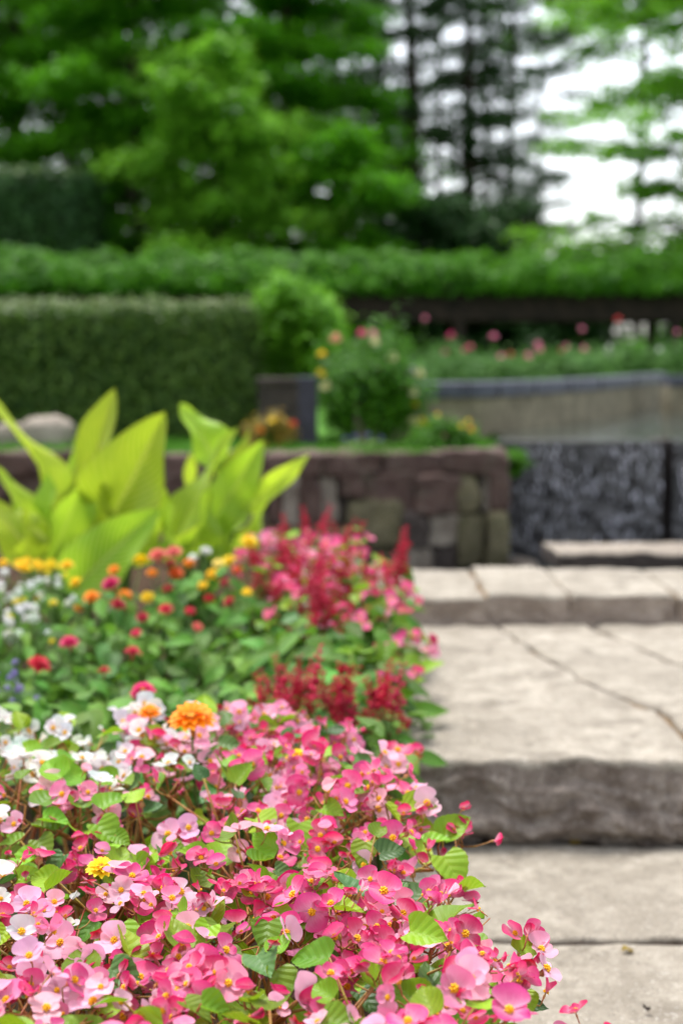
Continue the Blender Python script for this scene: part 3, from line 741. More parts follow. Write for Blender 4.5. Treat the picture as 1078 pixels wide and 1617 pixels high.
BK = dict(n_limb=32, clump=.40, flat=.5, L=.14)
CF = dict(n_limb=34, clump=.36, flat=.45, L=.11, low=.10)
TR = [
 ('broadleaf_tree', 'large leafy green tree growing behind the tall clipped hedge', 30, 28, 11, 3.3, 'tleaf', dict(BK, seed=1, leaves=48000)),
 ('broadleaf_tree', 'broad green tree with layered branches beside the tall clipped hedge', 215, 26, 10.5, 2.9, 'tleaf', dict(BK, seed=2, leaves=48000, low=.12)),
 ('broadleaf_tree', 'bright green layered tree between the hedge tree and the thin trunks', 450, 27, 10.5, 2.7, 'tleaf', dict(BK, seed=3, leaves=46000, low=.14)),
 ('broadleaf_tree', 'young light green tree with low spreading branches close behind the vine', 345, 23.5, 6.2, 2.1, 'tleaf_lt', dict(BK, seed=4, leaves=16000, low=.15, clump=.42, trunk_r=.09)),
 ('broadleaf_tree', 'young green tree with low boughs beside the slender conifer', 540, 24, 5.0, 1.6, 'tleaf', dict(BK, seed=24, leaves=12000, low=.2, clump=.4, trunk_r=.08)),
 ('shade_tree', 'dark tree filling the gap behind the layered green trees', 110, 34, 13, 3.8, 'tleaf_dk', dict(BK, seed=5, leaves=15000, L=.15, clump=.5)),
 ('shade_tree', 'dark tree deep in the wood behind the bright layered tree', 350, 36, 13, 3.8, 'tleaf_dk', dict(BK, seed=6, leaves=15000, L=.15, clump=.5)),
 ('broadleaf_tree', 'tall green tree in the back row above the tall clipped hedge', 20, 37, 14, 4.0, 'tleaf', dict(BK, seed=31, leaves=30000, clump=.6, L=.18, low=.3)),
 ('broadleaf_tree', 'tall green tree in the back row behind the broad layered tree', 270, 39, 14.5, 4.0, 'tleaf', dict(BK, seed=32, leaves=30000, clump=.6, L=.18, low=.3)),
 ('broadleaf_tree', 'tall green tree in the back row closest to the slender conifers', 480, 38, 14, 3.2, 'tleaf', dict(BK, seed=33, leaves=26000, clump=.55, L=.18, low=.3)),
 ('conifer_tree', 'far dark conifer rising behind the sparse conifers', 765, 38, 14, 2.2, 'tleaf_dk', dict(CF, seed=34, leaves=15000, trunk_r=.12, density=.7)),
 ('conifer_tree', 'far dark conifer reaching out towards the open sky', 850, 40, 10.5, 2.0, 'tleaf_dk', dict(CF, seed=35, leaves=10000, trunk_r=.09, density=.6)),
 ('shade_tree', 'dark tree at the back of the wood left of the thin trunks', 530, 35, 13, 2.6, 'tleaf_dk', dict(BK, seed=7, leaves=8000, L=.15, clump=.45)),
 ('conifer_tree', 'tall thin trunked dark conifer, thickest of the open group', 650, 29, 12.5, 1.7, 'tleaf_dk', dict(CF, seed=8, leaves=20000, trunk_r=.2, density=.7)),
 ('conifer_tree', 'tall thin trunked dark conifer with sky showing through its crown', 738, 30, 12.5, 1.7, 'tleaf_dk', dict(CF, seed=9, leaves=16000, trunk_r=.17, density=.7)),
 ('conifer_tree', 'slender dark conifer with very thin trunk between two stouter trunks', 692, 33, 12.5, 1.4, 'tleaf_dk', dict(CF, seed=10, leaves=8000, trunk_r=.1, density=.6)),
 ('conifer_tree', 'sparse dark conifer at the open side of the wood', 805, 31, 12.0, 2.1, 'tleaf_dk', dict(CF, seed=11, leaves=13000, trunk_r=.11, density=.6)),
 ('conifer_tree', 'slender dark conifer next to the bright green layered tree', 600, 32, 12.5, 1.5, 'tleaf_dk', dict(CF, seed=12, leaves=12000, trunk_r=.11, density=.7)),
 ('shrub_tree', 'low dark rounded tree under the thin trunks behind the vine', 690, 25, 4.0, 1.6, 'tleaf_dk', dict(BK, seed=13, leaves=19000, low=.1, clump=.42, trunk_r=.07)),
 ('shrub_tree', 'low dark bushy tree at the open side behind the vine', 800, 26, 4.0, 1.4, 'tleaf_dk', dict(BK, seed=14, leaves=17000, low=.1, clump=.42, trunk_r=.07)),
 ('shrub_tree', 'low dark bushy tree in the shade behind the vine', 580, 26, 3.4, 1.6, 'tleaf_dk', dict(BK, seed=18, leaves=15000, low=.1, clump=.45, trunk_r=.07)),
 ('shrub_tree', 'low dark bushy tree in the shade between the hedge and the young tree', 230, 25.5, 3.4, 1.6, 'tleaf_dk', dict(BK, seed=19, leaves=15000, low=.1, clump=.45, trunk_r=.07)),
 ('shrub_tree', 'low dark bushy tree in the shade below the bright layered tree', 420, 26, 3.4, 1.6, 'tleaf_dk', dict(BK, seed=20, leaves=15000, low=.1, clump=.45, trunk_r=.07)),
 ('maple_tree', 'pale green maple with flat tiers of branches against the open sky', 1125, 22, 9.5, 2.6, 'tleaf_lt', dict(seed=15, leaves=32000, n_limb=34, low=.25, flat=.25, density=.7, clump=.42, L=.11)),
 ('maple_tree', 'tall pale green tree whose boughs close the sky above the open gap', 1010, 33, 13.5, 3.6, 'tleaf_lt', dict(seed=25, leaves=30000, n_limb=32, low=.56, flat=.3, density=.7, clump=.5, L=.14, trunk_r=.12)),
 ('shrub_tree', 'small green shrub showing above the vine under the open sky', 900, 23.5, 2.9, 1.0, 'tleaf_dk', dict(BK, seed=16, leaves=8000, low=.2, clump=.35, trunk_r=.05)),
 ('shrub_tree', 'small leafy shrub below the pale maple', 1090, 24, 3.3, 1.1, 'tleaf', dict(BK, seed=17, leaves=8000, low=.2, clump=.35, trunk_r=.05)),
]
for nm, lb, px, y, H, sp, mt, kw in TR: tree(nm, lb, px, y, H, sp, mt, **kw)

# ================================================================== ROSES AND SHRUBS ON THE TERRACE
def rose_mesh():
    b = MB()
    for k in range(14):
        a = k * 2.4; tl = 0.15 + 1.1 * (k / 14) ; s = 0.4 + 0.6 * k / 14
        d = Vector((math.cos(a), math.sin(a), 0))
        def f(u, v):
            w_ = math.sin(math.pi * min(1, 0.12 + v * 0.85)) * 0.55 * s; x_ = (u - .5) * 2 * w_
            r_ = 0.08 + v * s * math.sin(tl); z_ = v * s * math.cos(tl) + 0.15 * (u - .5) ** 2
            q = d * r_ + Vector((-d.y, d.x, 0)) * x_; return (q.x, q.y, z_)
        b.grid(3, 3, f)
    return b.mesh('rose_flower', 'ocol')
ROSE = rose_mesh()
def bush(name, label, cat, px, y, zr, rx, rz, n, L, mat, group=None, flowers=(), fs=0.035, ry=None, seed=0, up=0.0, cz=None):
    p0 = at(px, 600, y); ry = ry or rx; cz = cz or rz
    t_ = thing(name, label, cat, (p0.x, y, zr), group)
    r_ = random.Random(seed); b = MB(); tips = []
    for i in range(16):
        a = r_.uniform(0, 6.28); u = r_.random() ** .5
        tip = Vector((math.cos(a) * rx * u, math.sin(a) * ry * u, cz + rz * r_.uniform(0.1, 0.9) * (1 - u * u * .6)))
        tips.append(tip); b.tube([Vector((0, 0, -0.02)) + Vector((math.cos(a), math.sin(a), 0)) * rx * .12, tip * .5 + Vector((0, 0, .06)), tip], [.010, .007, .003], 5)
    fl = []
    for fx, fy, col in flowers:
        q = at(fx, fy, y - ry * r_.uniform(0.1, 0.8)) - Vector((p0.x, y, zr)); fl.append((q, col))
        b.tube([min(tips, key=lambda t: (t - q).length), q], [.003, .0025], 4)
    obj('stem', b.mesh('stem', 'gstem'), t_)
    nc = 34
    cen = []
    for i in range(nc):
        d = Vector((r_.gauss(0, 1), r_.gauss(0, 1), r_.gauss(0, 1))).normalized() * r_.uniform(.45, 1)
        cen.append((d.x * rx, d.y * ry, cz + d.z * rz))
    ci = NR.integers(0, nc, n); c_ = np.array(cen)[ci] + NR.normal(0, .2, (n, 3)) * np.array([rx, ry, rz])
    c_ = c_[c_[:, 2] > 0.0]
    nr = c_ / np.array([rx, ry, rz]) + np.array([0, 0, .5])
    obj('foliage', leaf_cloud(c_, nr, L, L * .6, 'foliage', mat, jit=.6, down=.2), t_)
    for q, col in fl:
        s = fs * r_.uniform(.75, 1.15)
        obj('flower', ROSE, t_, frame(q, Vector((r_.uniform(-.5, .5), -1, r_.uniform(.2, 1.0))), (0, 0, 1), s), color=col)
YEL, CRM, PNK, HOT, WHT = lin(245, 215, 60), lin(245, 238, 190), lin(236, 148, 176), lin(226, 84, 140), lin(240, 236, 235)
r2 = random.Random(21)
fl = [(508, 560, YEL), (530, 535, lin(240, 180, 150)), (570, 528, HOT), (588, 528, PNK), (590, 540, CRM), (620, 565, CRM), (650, 588, WHT), (660, 590, CRM), (615, 562, WHT), (525, 645, WHT), (652, 620, CRM), (655, 640, YEL), (650, 665, CRM), (665, 668, YEL), (570, 610, CRM), (505, 590, YEL), (545, 600, CRM), (600, 585, PNK), (635, 605, CRM), (515, 610, CRM)]
bush('rose_bush', 'bushy rose with yellow, cream and pink blooms beside the dark post', 'rose bush', 582, 7.75, pz, 0.30, 0.33, 11000, 0.036, 'vine', None, fl, 0.034, seed=1, cz=0.31)
bush('green_shrub', 'bright green leafy shrub behind the low grey wall', 'shrub', 470, 8.3, pz, 0.26, 0.30, 6500, 0.05, 'tleaf_lt', None, (), seed=2, cz=0.62)
bush('flowering_shrub', 'small orange and yellow leaved shrub beside the end of the clipped hedge', 'shrub', 424, 7.25, pz, 0.12, 0.11, 1500, 0.03, 'oleaf', None, [(462, 670, lin(210, 70, 40)), (430, 665, YEL), (410, 680, lin(230, 140, 40))], 0.022, seed=3, cz=0.1)
bush('flowering_perennial', 'low green clump with yellow flowers at the edge of the lawn', 'plant', 700, 7.1, pz, 0.16, 0.10, 1800, 0.035, 'vine', None, [(738, 665, YEL), (728, 672, YEL), (690, 655, YEL), (743, 678, lin(240, 160, 60)), (700, 690, PNK)], 0.018, seed=4, cz=0.1)
bush('blue_edging_plant', 'low dusky blue edging plant at the foot of the yellow rose bush', 'plant', 575, 7.15, pz, 0.16, 0.05, 900, 0.03, 'hedgetip', None, [(560, 690, lin(110, 110, 160)), (580, 688, lin(120, 115, 170)), (600, 692, lin(100, 100, 150)), (545, 693, lin(120, 115, 170))], 0.018, seed=5, cz=0.03)
bush('trailing_plant', 'bright green tuft spilling over the corner of the masonry wall', 'plant', 812, 6.85, pz - 0.05, 0.055, 0.05, 700, 0.03, 'vine', None, (), seed=6, cz=0.05)
RB = [(690, [(670, 503, PNK), (712, 530, HOT), (703, 556, PNK)]), (750, [(733, 553, HOT), (741, 549, HOT), (778, 532, PNK), (790, 563, PNK)]),
      (835, [(848, 545, PNK), (832, 563, PNK), (852, 553, PNK), (805, 560, lin(200, 60, 70))]), (905, [(885, 553, lin(210, 80, 90)), (917, 520, PNK), (921, 552, PNK), (893, 548, PNK)]),
      (975, [(975, 505, lin(220, 90, 90)), (960, 548, WHT)]), (1050, [(1068, 525, PNK), (1040, 552, WHT)])]
names = ['with one tall bloom', 'with hot pink blooms close together', 'with a knot of salmon pink blooms', 'with pink blooms spread along its top', 'with few blooms near its end', 'past its end']
for i, (px, fl) in enumerate(RB):
    bush('rose_bush', 'pink rose bush behind the pool wall ' + names[i], 'rose bush', px, 12.2 if i < 4 else 13.4, ZT - 0.1, 0.36, 0.30, 4200, 0.045, 'rleaf', 'roses behind the pool wall', fl, 0.036, ry=0.4, seed=30 + i, cz=0.32)

# ================================================================== CANNA
def canna_leaf(L_, W_, bend, cup, seed, wave=0.02):
    b = MB(); r_ = random.Random(seed); ph = r_.uniform(0, 6)
    def f(u, v):
        s = (u - .5) * 2
        w_ = W_ * (math.sin(math.pi * min(1, v) ** 0.85) ** 0.75) * (1 - 0.25 * v) * 1.12 if 0 < v < 1 else 0
        w_ = max(w_, 0.006 * (1 - v))
        y = L_ * v; z = -bend * L_ * v * v
        z += cup * (abs(s) ** 1.15 - .25 * abs(s) ** 3) * w_ + wave * abs(s) * math.sin(v * 9 + ph + s) * w_ / W_
        return (s * w_, y, z)
    b.grid(12, 22, f)
    return b.mesh('canna_leaf', 'cleaf')
YC = 4.2
def canna(label, root_px, leaves, seed):
    rt = at(root_px, 900, YC); zr = soil_z(rt.x, YC) - 0.01
    t_ = thing('canna_plant', label, 'plant', (rt.x, YC, zr), 'canna plants')
    r_ = random.Random(seed); b = MB(); O = Vector((rt.x, YC, zr))
    for i, (bx, by, tx, ty, wpx, face, bend, dy) in enumerate(leaves):
        B = at(bx, by, YC + dy) - O; T = at(tx, ty, YC + dy - r_.uniform(-.05, .1)) - O
        d = T - B; L_ = d.length; W_ = wpx * .9 / 2 / F * YC
        zdir = Vector((face * 1.3, -1, 0.7))
        me = canna_leaf(L_, W_, bend, r_.uniform(.45, .85), seed * 10 + i, 0.035)
        mw = frame_y(B, zdir, d)
        obj('leaf', me, t_, mw)
        b.tube([Vector((r_.uniform(-.02, .02), r_.uniform(-.02, .02), -0.02)), Vector((B.x * .5, B.y * .5, B.z * .55)), B, B + d * 0.12], [.014, .012, .008, .004], 7)
    obj('stem', b.mesh('stem', 'gstem'), t_)
# base px, tip px, width px, facing, bend, depth offset
canna('lime striped canna with tall pointed leaves and a long arching leaf', 100,
      [(135, 850, -15, 612, 52, 1.2, 0.04, 0.06), (72, 870, -4, 735, 52, 0.5, 0.0, 0.05), (75, 905, -20, 785, 88, 0.2, 0.0, -0.05),
       (112, 880, 182, 612, 112, -0.45, 0.0, 0.06), (75, 900, 140, 742, 74, 0.9, 0.0, -0.08), (130, 880, 118, 690, 62, 0.9, 0.0, 0.1), (95, 890, 75, 745, 56, -0.8, 0.0, 0.0), (45, 900, 40, 800, 50, 0.8, 0, -0.1)], 1)
canna('lime striped canna with one broad upright leaf and a drooping rounded leaf', 190,
      [(165, 845, 262, 650, 140, 0.15, 0.0, -0.03), (112, 935, 240, 806, 108, 0.35, 0.15, -0.18), (198, 890, 222, 735, 62, -0.9, 0.0, 0.05), (205, 895, 262, 770, 60, 0.7, 0, -0.06), (180, 890, 160, 760, 52, 1.0, 0, -0.04)], 2)
canna('lime striped canna with a pale sheen leaf and one leaf leaning out', 310,
      [(352, 745, 284, 636, 70, 0.3, 0.0, 0.08), (258, 880, 376, 674, 72, -0.9, 0.0, -0.06), (322, 850, 416, 694, 78, 0.4, 0.0, 0.0), (382, 812, 486, 718, 40, 0.4, 0.05, 0.0),
       (352, 860, 395, 676, 60, -0.8, 0.0, 0.1), (300, 890, 330, 770, 62, 0.8, 0.0, -0.1), (335, 890, 392, 800, 52, -0.5, 0, -0.04), (288, 880, 300, 715, 56, 1.1, 0, 0.1), (365, 880, 425, 770, 44, 0.9, 0, 0.06), (275, 895, 268, 790, 50, -0.8, 0, -0.12)], 3)

# ================================================================== BEGONIAS
def petal_mesh(L_, W_, cup, curl, seed, n=(8, 8)):
    b = MB(); r_ = random.Random(seed); p1, p2 = r_.uniform(0, 6), r_.uniform(0, 6)
    def f(u, v):
        a_, c_ = (u - .5) * 2, (v - .5) * 2
        x = a_ * math.sqrt(1 - c_ * c_ / 2); y = c_ * math.sqrt(1 - a_ * a_ / 2)
        t = (y + 1) / 2; k = min(1, 0.30 + t * 1.45); k = k * k * (3 - 2 * k) if k < 1 else 1
        s_ = x; x = x * W_ * k
        y = L_ * (t + 0.035 * math.sin(s_ * 3.5 + p1) * t)
        z = cup * (s_ * s_ * W_ * 0.42 + t * t * L_ * 0.30) - curl * L_ * t ** 3 + 0.0011 * math.sin(s_ * 4.2 + p2 + t * 4) * t
        return (x, y, z)
    b.grid(n[0], n[1], f)
    return b.mesh('petal', 'petal')
BIG = [petal_mesh(0.0205 * q, 0.0145 * q, c_, k_, i) for i, (q, c_, k_) in enumerate([(1, .5, .0), (1.08, .7, .1), (.95, .9, 0), (1.05, .35, .15), (1, 1.1, .05)])]
SML = [petal_mesh(0.0165, 0.0072, .5, .1, 20), petal_mesh(0.0155, 0.0082, .8, .0, 21), petal_mesh(0.018, 0.0065, .3, .2, 22)]
def stamen_mesh():
    b = MB(); r_ = random.Random(2)
    for i in range(16):
        z = 1 - (i + .5) / 16 * 1.2; a = i * 2.4; q = math.sqrt(max(0, 1 - z * z))
        d = Vector((q * math.cos(a), q * math.sin(a), z)); c_ = d * 0.0021 + Vector((0, 0, .002))
        b.tube([c_ * .6, c_, c_ + d * .0012, c_ + d * .002], [.0004, .0009, .0010, .0003], 5)
    return b.mesh('stamen', 'stamen')
STAM = stamen_mesh()
def calyx_mesh():
    b = MB()
    b.tube([(0, 0, -.014), (0.0008, 0, -.008), (0, 0, -.003), (0, 0, .0005)], [.0008, .0009, .0017, .0008], 6)
    return b.mesh('calyx', 'calyx')
CALYX = calyx_mesh()
def ovary_mesh():
    b = MB()
    b.tube([(0, 0, -.016), (0, 0, -.010), (0, 0, -.006), (0, 0, 0)], [.0008, .0012, .0030, .0010], 7)
    for k in range(3):
        a = k * 2.1; d = Vector((math.cos(a), math.sin(a), 0)) * (0.0075 if k == 0 else .0045)
        b.add([(0, 0, -.011), tuple(d + Vector((0, 0, -.007))), tuple(d * .8 + Vector((0, 0, -.001))), (0, 0, 0)], [(0, 1, 2, 3)])
    return b.mesh('calyx', 'calyx')
OVARY = ovary_mesh()
def bleaf_mesh(seed, mat, L_=0.05):
    b = MB(); r_ = random.Random(seed); wl, wr = r_.uniform(.42, .5), r_.uniform(.34, .44); cup = r_.uniform(.3, .85); ph = r_.uniform(0, 6)
    tipb = r_.uniform(-.15, .25)
    def f(u, v):
        s = (u - .5) * 2
        pr = math.sin(math.pi * (0.10 + 0.90 * v) ** 0.72) ** 0.72 if v < 1 else 0
        w_ = L_ * (wl if s < 0 else wr) * pr
        ser = 1 + (0.035 * math.sin(v * 46)) * (abs(s) > .9)
        y = L_ * v - 0.10 * L_ * abs(s) * (1 - v) - L_ * .07 * s * s * v
        z = cup * (abs(s) ** 1.5) * w_ - tipb * L_ * v * v + 0.03 * L_ * math.sin(v * 8 + s * 3 + ph) * abs(s)
        return (s * w_ * ser, y, z)
    b.grid(10, 14, f); return b.mesh('begonia_leaf', mat)
BL = [bleaf_mesh(i, 'bleaf') for i in range(5)]; BLD = [bleaf_mesh(40 + i, 'bleaf_dark') for i in range(4)]

PALE, SOFT, MID, DEEP, MAG, RED = [(c_[0], c_[1], c_[2], 1) for c_ in (lin(240, 180, 202), lin(234, 128, 170), lin(224, 66, 134), lin(212, 22, 100), lin(198, 6, 84), lin(180, 8, 42))]
WHITE = (0.76, 0.77, 0.73, 1)
def jit(c_, a=.06): return tuple(max(0, min(1, v * (1 + R.uniform(-a, a)))) for v in c_[:3]) + (1,)

def begonia_flower(parent, pos, nrm, col, kind, sc=1.0):
    """kind: open / clam / bud.  A flower carries its petals and its yellow centre as sub-parts"""
    roll = R.gauss(0, .5); yd = Vector((math.sin(roll), 0.2, math.cos(roll)))
    o = obj('flower', OVARY if R.random() < .25 else CALYX, parent, frame(pos, nrm, yd, sc))
    def pet(me, ang, tilt, s=1.0):
        m = Matrix.Rotation(ang, 4, 'Z') @ Matrix.Rotation(tilt, 4, 'X') @ Matrix.Scale(s, 4)
        obj('petal', me, o, m, color=jit(col))
    if kind == 'open':
        t1, t2 = R.uniform(.05, .5), R.uniform(-.1, .45)
        pet(R.choice(BIG), R.uniform(-.12, .12), t1, R.uniform(.92, 1.12)); pet(R.choice(BIG), math.pi + R.uniform(-.12, .12), t2, R.uniform(.92, 1.12))
        for a in (math.pi / 2, -math.pi / 2): pet(R.choice(SML), a + R.uniform(-.15, .15), R.uniform(.15, .6), R.uniform(.9, 1.1))
        obj('stamen', STAM, o, Matrix.Scale(R.uniform(1.0, 1.3), 4))
    elif kind == 'clam':
        t1 = R.uniform(.75, 1.25)
        pet(R.choice(BIG), 0, t1, R.uniform(.8, 1.0)); pet(R.choice(BIG), math.pi, R.uniform(.75, 1.25), R.uniform(.8, 1.0))
        obj('stamen', STAM, o)
    else:
        s = R.uniform(.42, .66)
        pet(BIG[4], 0, 1.38, s); pet(BIG[4], math.pi, 1.38, s)

def edge_x(y): return 0.25 - 0.16 * max(0, 1.3 - y) - 0.16 * max(0, (y - 1.35)) / 0.8 + 0.018 * math.sin(y * 21)
def canopy(x, y):
    z = 0.365 + 0.022 * fbm(Vector((x * 6, y * 6, 3)), 3)
    e = edge_x(y) - x
    if e < 0.16: z -= 0.55 * (0.16 - e) ** 1.35
    if y > 1.75: z += 0.02
    return z
def canopy_n(x, y):
    h = .03; return Vector(((canopy(x - h, y) - canopy(x + h, y)) / (2 * h), (canopy(x, y - h) - canopy(x, y + h)) / (2 * h), 1)).normalized()

def begonia(px, py, label, group, palette, nclu, nleaf, spread=0.125, zoff=0.0, canopyf=None, kinds=(.46, .32, .22), fsc=1.0, open_left=False):
    cf_ = canopyf or canopy
    zr = soil_z(px, py) - .005
    O = Vector((px, py, zr)); t_ = thing('begonia_plant', label, 'plant', O, group)
    b = MB(); hub = Vector((0, 0, 0.05))
    mains = []
    for i in range(6):
        a = i * 1.05 + R.uniform(-.3, .3); q = R.uniform(.25, .6) * spread
        x_, y_ = math.cos(a) * q, math.sin(a) * q
        tip = Vector((x_, y_, cf_(px + x_, py + y_) - zr - R.uniform(.06, .11)))
        mains.append(tip); b.tube([(0, 0, -.01), Vector((x_ * .5, y_ * .5, tip.z * .5)), tip], [.0042, .0038, .0026], 6)
    for i in range(nclu):
        a = i * 2.4 + R.uniform(-.4, .4); q = math.sqrt((i + .6) / nclu) * spread * R.uniform(.85, 1.15)
        x_, y_ = math.cos(a) * q, math.sin(a) * q
        ex = edge_x(py + y_) if canopyf is None else 9
        if px + x_ > ex: x_ = ex - px - R.uniform(0, .03)
        z_ = cf_(px + x_, py + y_) - zr + R.uniform(-.035, .012) + zoff
        node = Vector((x_, y_, z_ - .022)); nb = canopy_n(px + x_, py + y_) if canopyf is None else Vector((x_ * 4, y_ * 4, 1)).normalized()
        st = min(mains, key=lambda m: (m - node).length)
        b.tube([st, (st + node) * .5 + Vector((R.uniform(-.01, .01), R.uniform(-.01, .01), .004)), node], [.0021, .0017, .0013], 5)
        base = R.choice(palette)
        for k in range(R.choice((1, 2, 3, 3, 4, 4))):
            off_ = Vector((R.gauss(0, .017), R.gauss(0, .017), R.uniform(.008, .03)))
            pos = node + off_ * fsc
            rnd = R.random(); kind = 'open' if rnd < kinds[0] else ('clam' if rnd < kinds[0] + kinds[1] else 'bud')
            d = (nb * .7 + off_.normalized() * .55 + Vector((R.gauss(0, .5), R.gauss(-.42, .5), R.gauss(0.05, .3)))).normalized()
            col = base
            if palette is not WP:
                if kind == 'clam' : col = R.choice((MID, DEEP, DEEP, MAG, base))
                if kind == 'bud': col = R.choice((DEEP, MAG, RED))
                elif R.random() < .25: col = R.choice(palette)
            begonia_flower(t_, pos, d, jit(col, .08), kind, fsc * R.uniform(.6, 1.05))
            b.tube([node, (node + pos - d * .014 * fsc) * .5 + Vector((0, 0, -.002)), pos - d * .013 * fsc], [.0010, .0009, .0008], 4)
    for i in range(nleaf):
        a = i * 2.4 + R.uniform(-.5, .5); q = math.sqrt((i + .5) / nleaf) * spread * 1.08
        x_, y_ = math.cos(a) * q, math.sin(a) * q
        if canopyf is None: x_ = min(x_, edge_x(py + y_) - px - .01)
        z_ = cf_(px + x_, py + y_) - zr - R.choice((-.012, .0, .0, .012, .03, .045, .07)) - R.uniform(0, .012) + zoff * .5
        pos = Vector((x_, y_, z_)); out_ = Vector((x_, y_, 0)); out_ = out_.normalized() if out_.length > 1e-4 else Vector((1, 0, 0))
        dr = (out_ + Vector((R.gauss(0, .6), R.gauss(0, .6), R.uniform(-.15, .5)))).normalized()
        nz = Vector((R.gauss(0, .4), R.gauss(-.25, .4), 1)) + out_ * .2
        s = R.uniform(.5, 1.0) * fsc
        me = R.choice(BL) if R.random() < .8 else R.choice(BLD)
        mw = frame(pos - dr * .02, nz, dr, s); obj('leaf', me, t_, mw)
        st = min(mains, key=lambda m: (m - pos).length)
        pb = Vector((mw[0][3], mw[1][3], mw[2][3]))
        b.tube([st, (st + pb) * .5 + Vector((0, 0, -.004)), pb], [.002, .0016, .0012], 5)
    obj('stem', b.mesh('stem', 'bstem'), t_)
    return t_
WP = [WHITE]
PAL_L = [PALE, PALE, PALE, SOFT, MID, DEEP]; PAL_M = [PALE, PALE, SOFT, MID, MID, DEEP]; PAL_R = [PALE, SOFT, MID, MID, DEEP]
EDGE = ['pink begonia plant farthest out over the lowest paving stone', 'pink begonia plant with deep pink blooms hanging over the lowest paving stone',
        'pink begonia plant at the bed edge by the joint between the low paving stones', 'pink begonia plant at the bed edge by the paving stone below the big step',
        'pink begonia plant at the bed edge just before the dark riser', 'pink begonia plant at the bed edge against the end of the dark riser', 'pink begonia plant last at the bed edge before the green seedlings']
ORD = ['first', 'second', 'third', 'fourth', 'fifth', 'sixth', 'seventh']
y = 1.10; row = 0
while y < 2.12:
    xr_ = edge_x(y) - 0.115; xl = -0.245 * y - 0.10; x = xr_ - (0.0 if row % 2 == 0 else 0.06); first = True; col_i = 0
    while x > xl:
        xx = x + R.uniform(-.02, .02); yy = y + R.uniform(-.025, .025)
        if (yy > 1.9 and xx < -0.30): kd = 'white'
        elif (xx < -0.335 and 1.35 < yy < 1.72): kd = 'white'
        elif first: kd = 'edge'
        elif yy > 1.85: kd = 'back'
        elif xx < -0.2: kd = 'front'
        else: kd = 'mid'
        lab = ('white' if kd == 'white' else 'pink') + ' begonia plant, %s in from the steps, %s row out from the orange zinnia' % (ORD[col_i], ORD[max(0, 6 - row)]); grp = 'pink begonias ' + kd
        if kd == 'edge': lab = EDGE[min(row, len(EDGE) - 1)]
        if kd == 'white': begonia(xx, yy, lab, 'white begonias', WP, 13, 13, kinds=(.75, .15, .1))
        else:
            sparse = xx < -0.08 and 1.5 < yy < 1.95
            begonia(xx, yy, lab, grp, PAL_L if xx < -.15 else (PAL_M if xx < .0 else PAL_R), (15 if sparse else 23), 21 if sparse else 20, spread=.13)
        first = False; x -= 0.165; col_i += 1
    y += 0.165; row += 1

# ================================================================== MIDDLE BED
def gleaf_mesh(seed, L_, wr, mat='gleaf', bend=.3):
    b = MB(); r_ = random.Random(seed); ph = r_.uniform(0, 6); fo = r_.uniform(.15, .5); bd = r_.uniform(.0, bend * 2)
    def f(u, v):
        s = (u - .5) * 2; w_ = L_ * wr * (math.sin(math.pi * (0.05 + .95 * v) ** .8) ** .9 if v < 1 else 0)
        return (s * w_, L_ * v, fo * abs(s) * w_ - bd * L_ * v * v + .02 * L_ * math.sin(v * 7 + ph) * abs(s))
    b.grid(4, 7, f); return b.mesh('bedding_leaf', mat)
GL = [gleaf_mesh(i, 0.062, .27) for i in range(4)] + [gleaf_mesh(10 + i, 0.055, .36) for i in range(3)]
def spike_mesh(seed, H=0.11):
    b = MB(); r_ = random.Random(seed)
    b.tube([(0, 0, 0), (.002, 0, H * .5), (0, .001, H)], [.0022, .0018, .001], 5)
    lv = 8
    for i in range(lv):
        f = i / (lv - 1); z = H * (.06 + .94 * f); ln = .021 * (1 - .45 * f) * r_.uniform(.7, 1.2); nn = r_.choice((2, 3, 4, 5)) if f < .75 else 2
        for k in range(nn):
            a = k / nn * 6.283 + i * .5 + r_.uniform(-.2, .2); d = Vector((math.cos(a), math.sin(a), r_.uniform(.25, .8)))
            p = Vector((0, 0, z + r_.uniform(-.003, .003)))
            e = p + d.normalized() * ln * r_.uniform(.75, 1.1)
            b.tube([p, (p + e) * .5, e, e + Vector((d.x, d.y, -.4)) * ln * .22], [.0012, .0030 * (1 - .4 * f), .0038 * (1 - .4 * f), .0008], 5)
    return b.mesh('flower_spike', 'ocol')
SPK = [spike_mesh(i, .10 + .012 * i) for i in range(3)]
def zpetal_mesh():
    b = MB()
    def f(u, v):
        s = (u - .5) * 2; w_ = .0048 * (math.sin(math.pi * (.12 + .82 * v)) ** .6)
        return (s * w_, .006 + .016 * v - .0015 * s * s * v, .0012 * s * s + .003 * v - .0045 * v * v)
    b.grid(4, 6, f); return b.mesh('zinnia_petal', 'ocol')
ZPET = zpetal_mesh()
def disc_mesh():
    b = MB(); b.grid(10, 5, lambda u, v: (.008 * math.sin(v * 1.57) * math.cos(u * 6.283), .008 * math.sin(v * 1.57) * math.sin(u * 6.283), .006 * math.cos(v * 1.57) + .0006 * ((int(u * 10) + int(v * 5)) % 2)))
    b.tube([(0, 0, -.02), (0, 0, -.008), (0, 0, -.002), (0, 0, .0015)], [.0016, .003, .006, .005], 7)
    return b.mesh('zinnia_centre', 'zcentre')
ZDISC = disc_mesh()
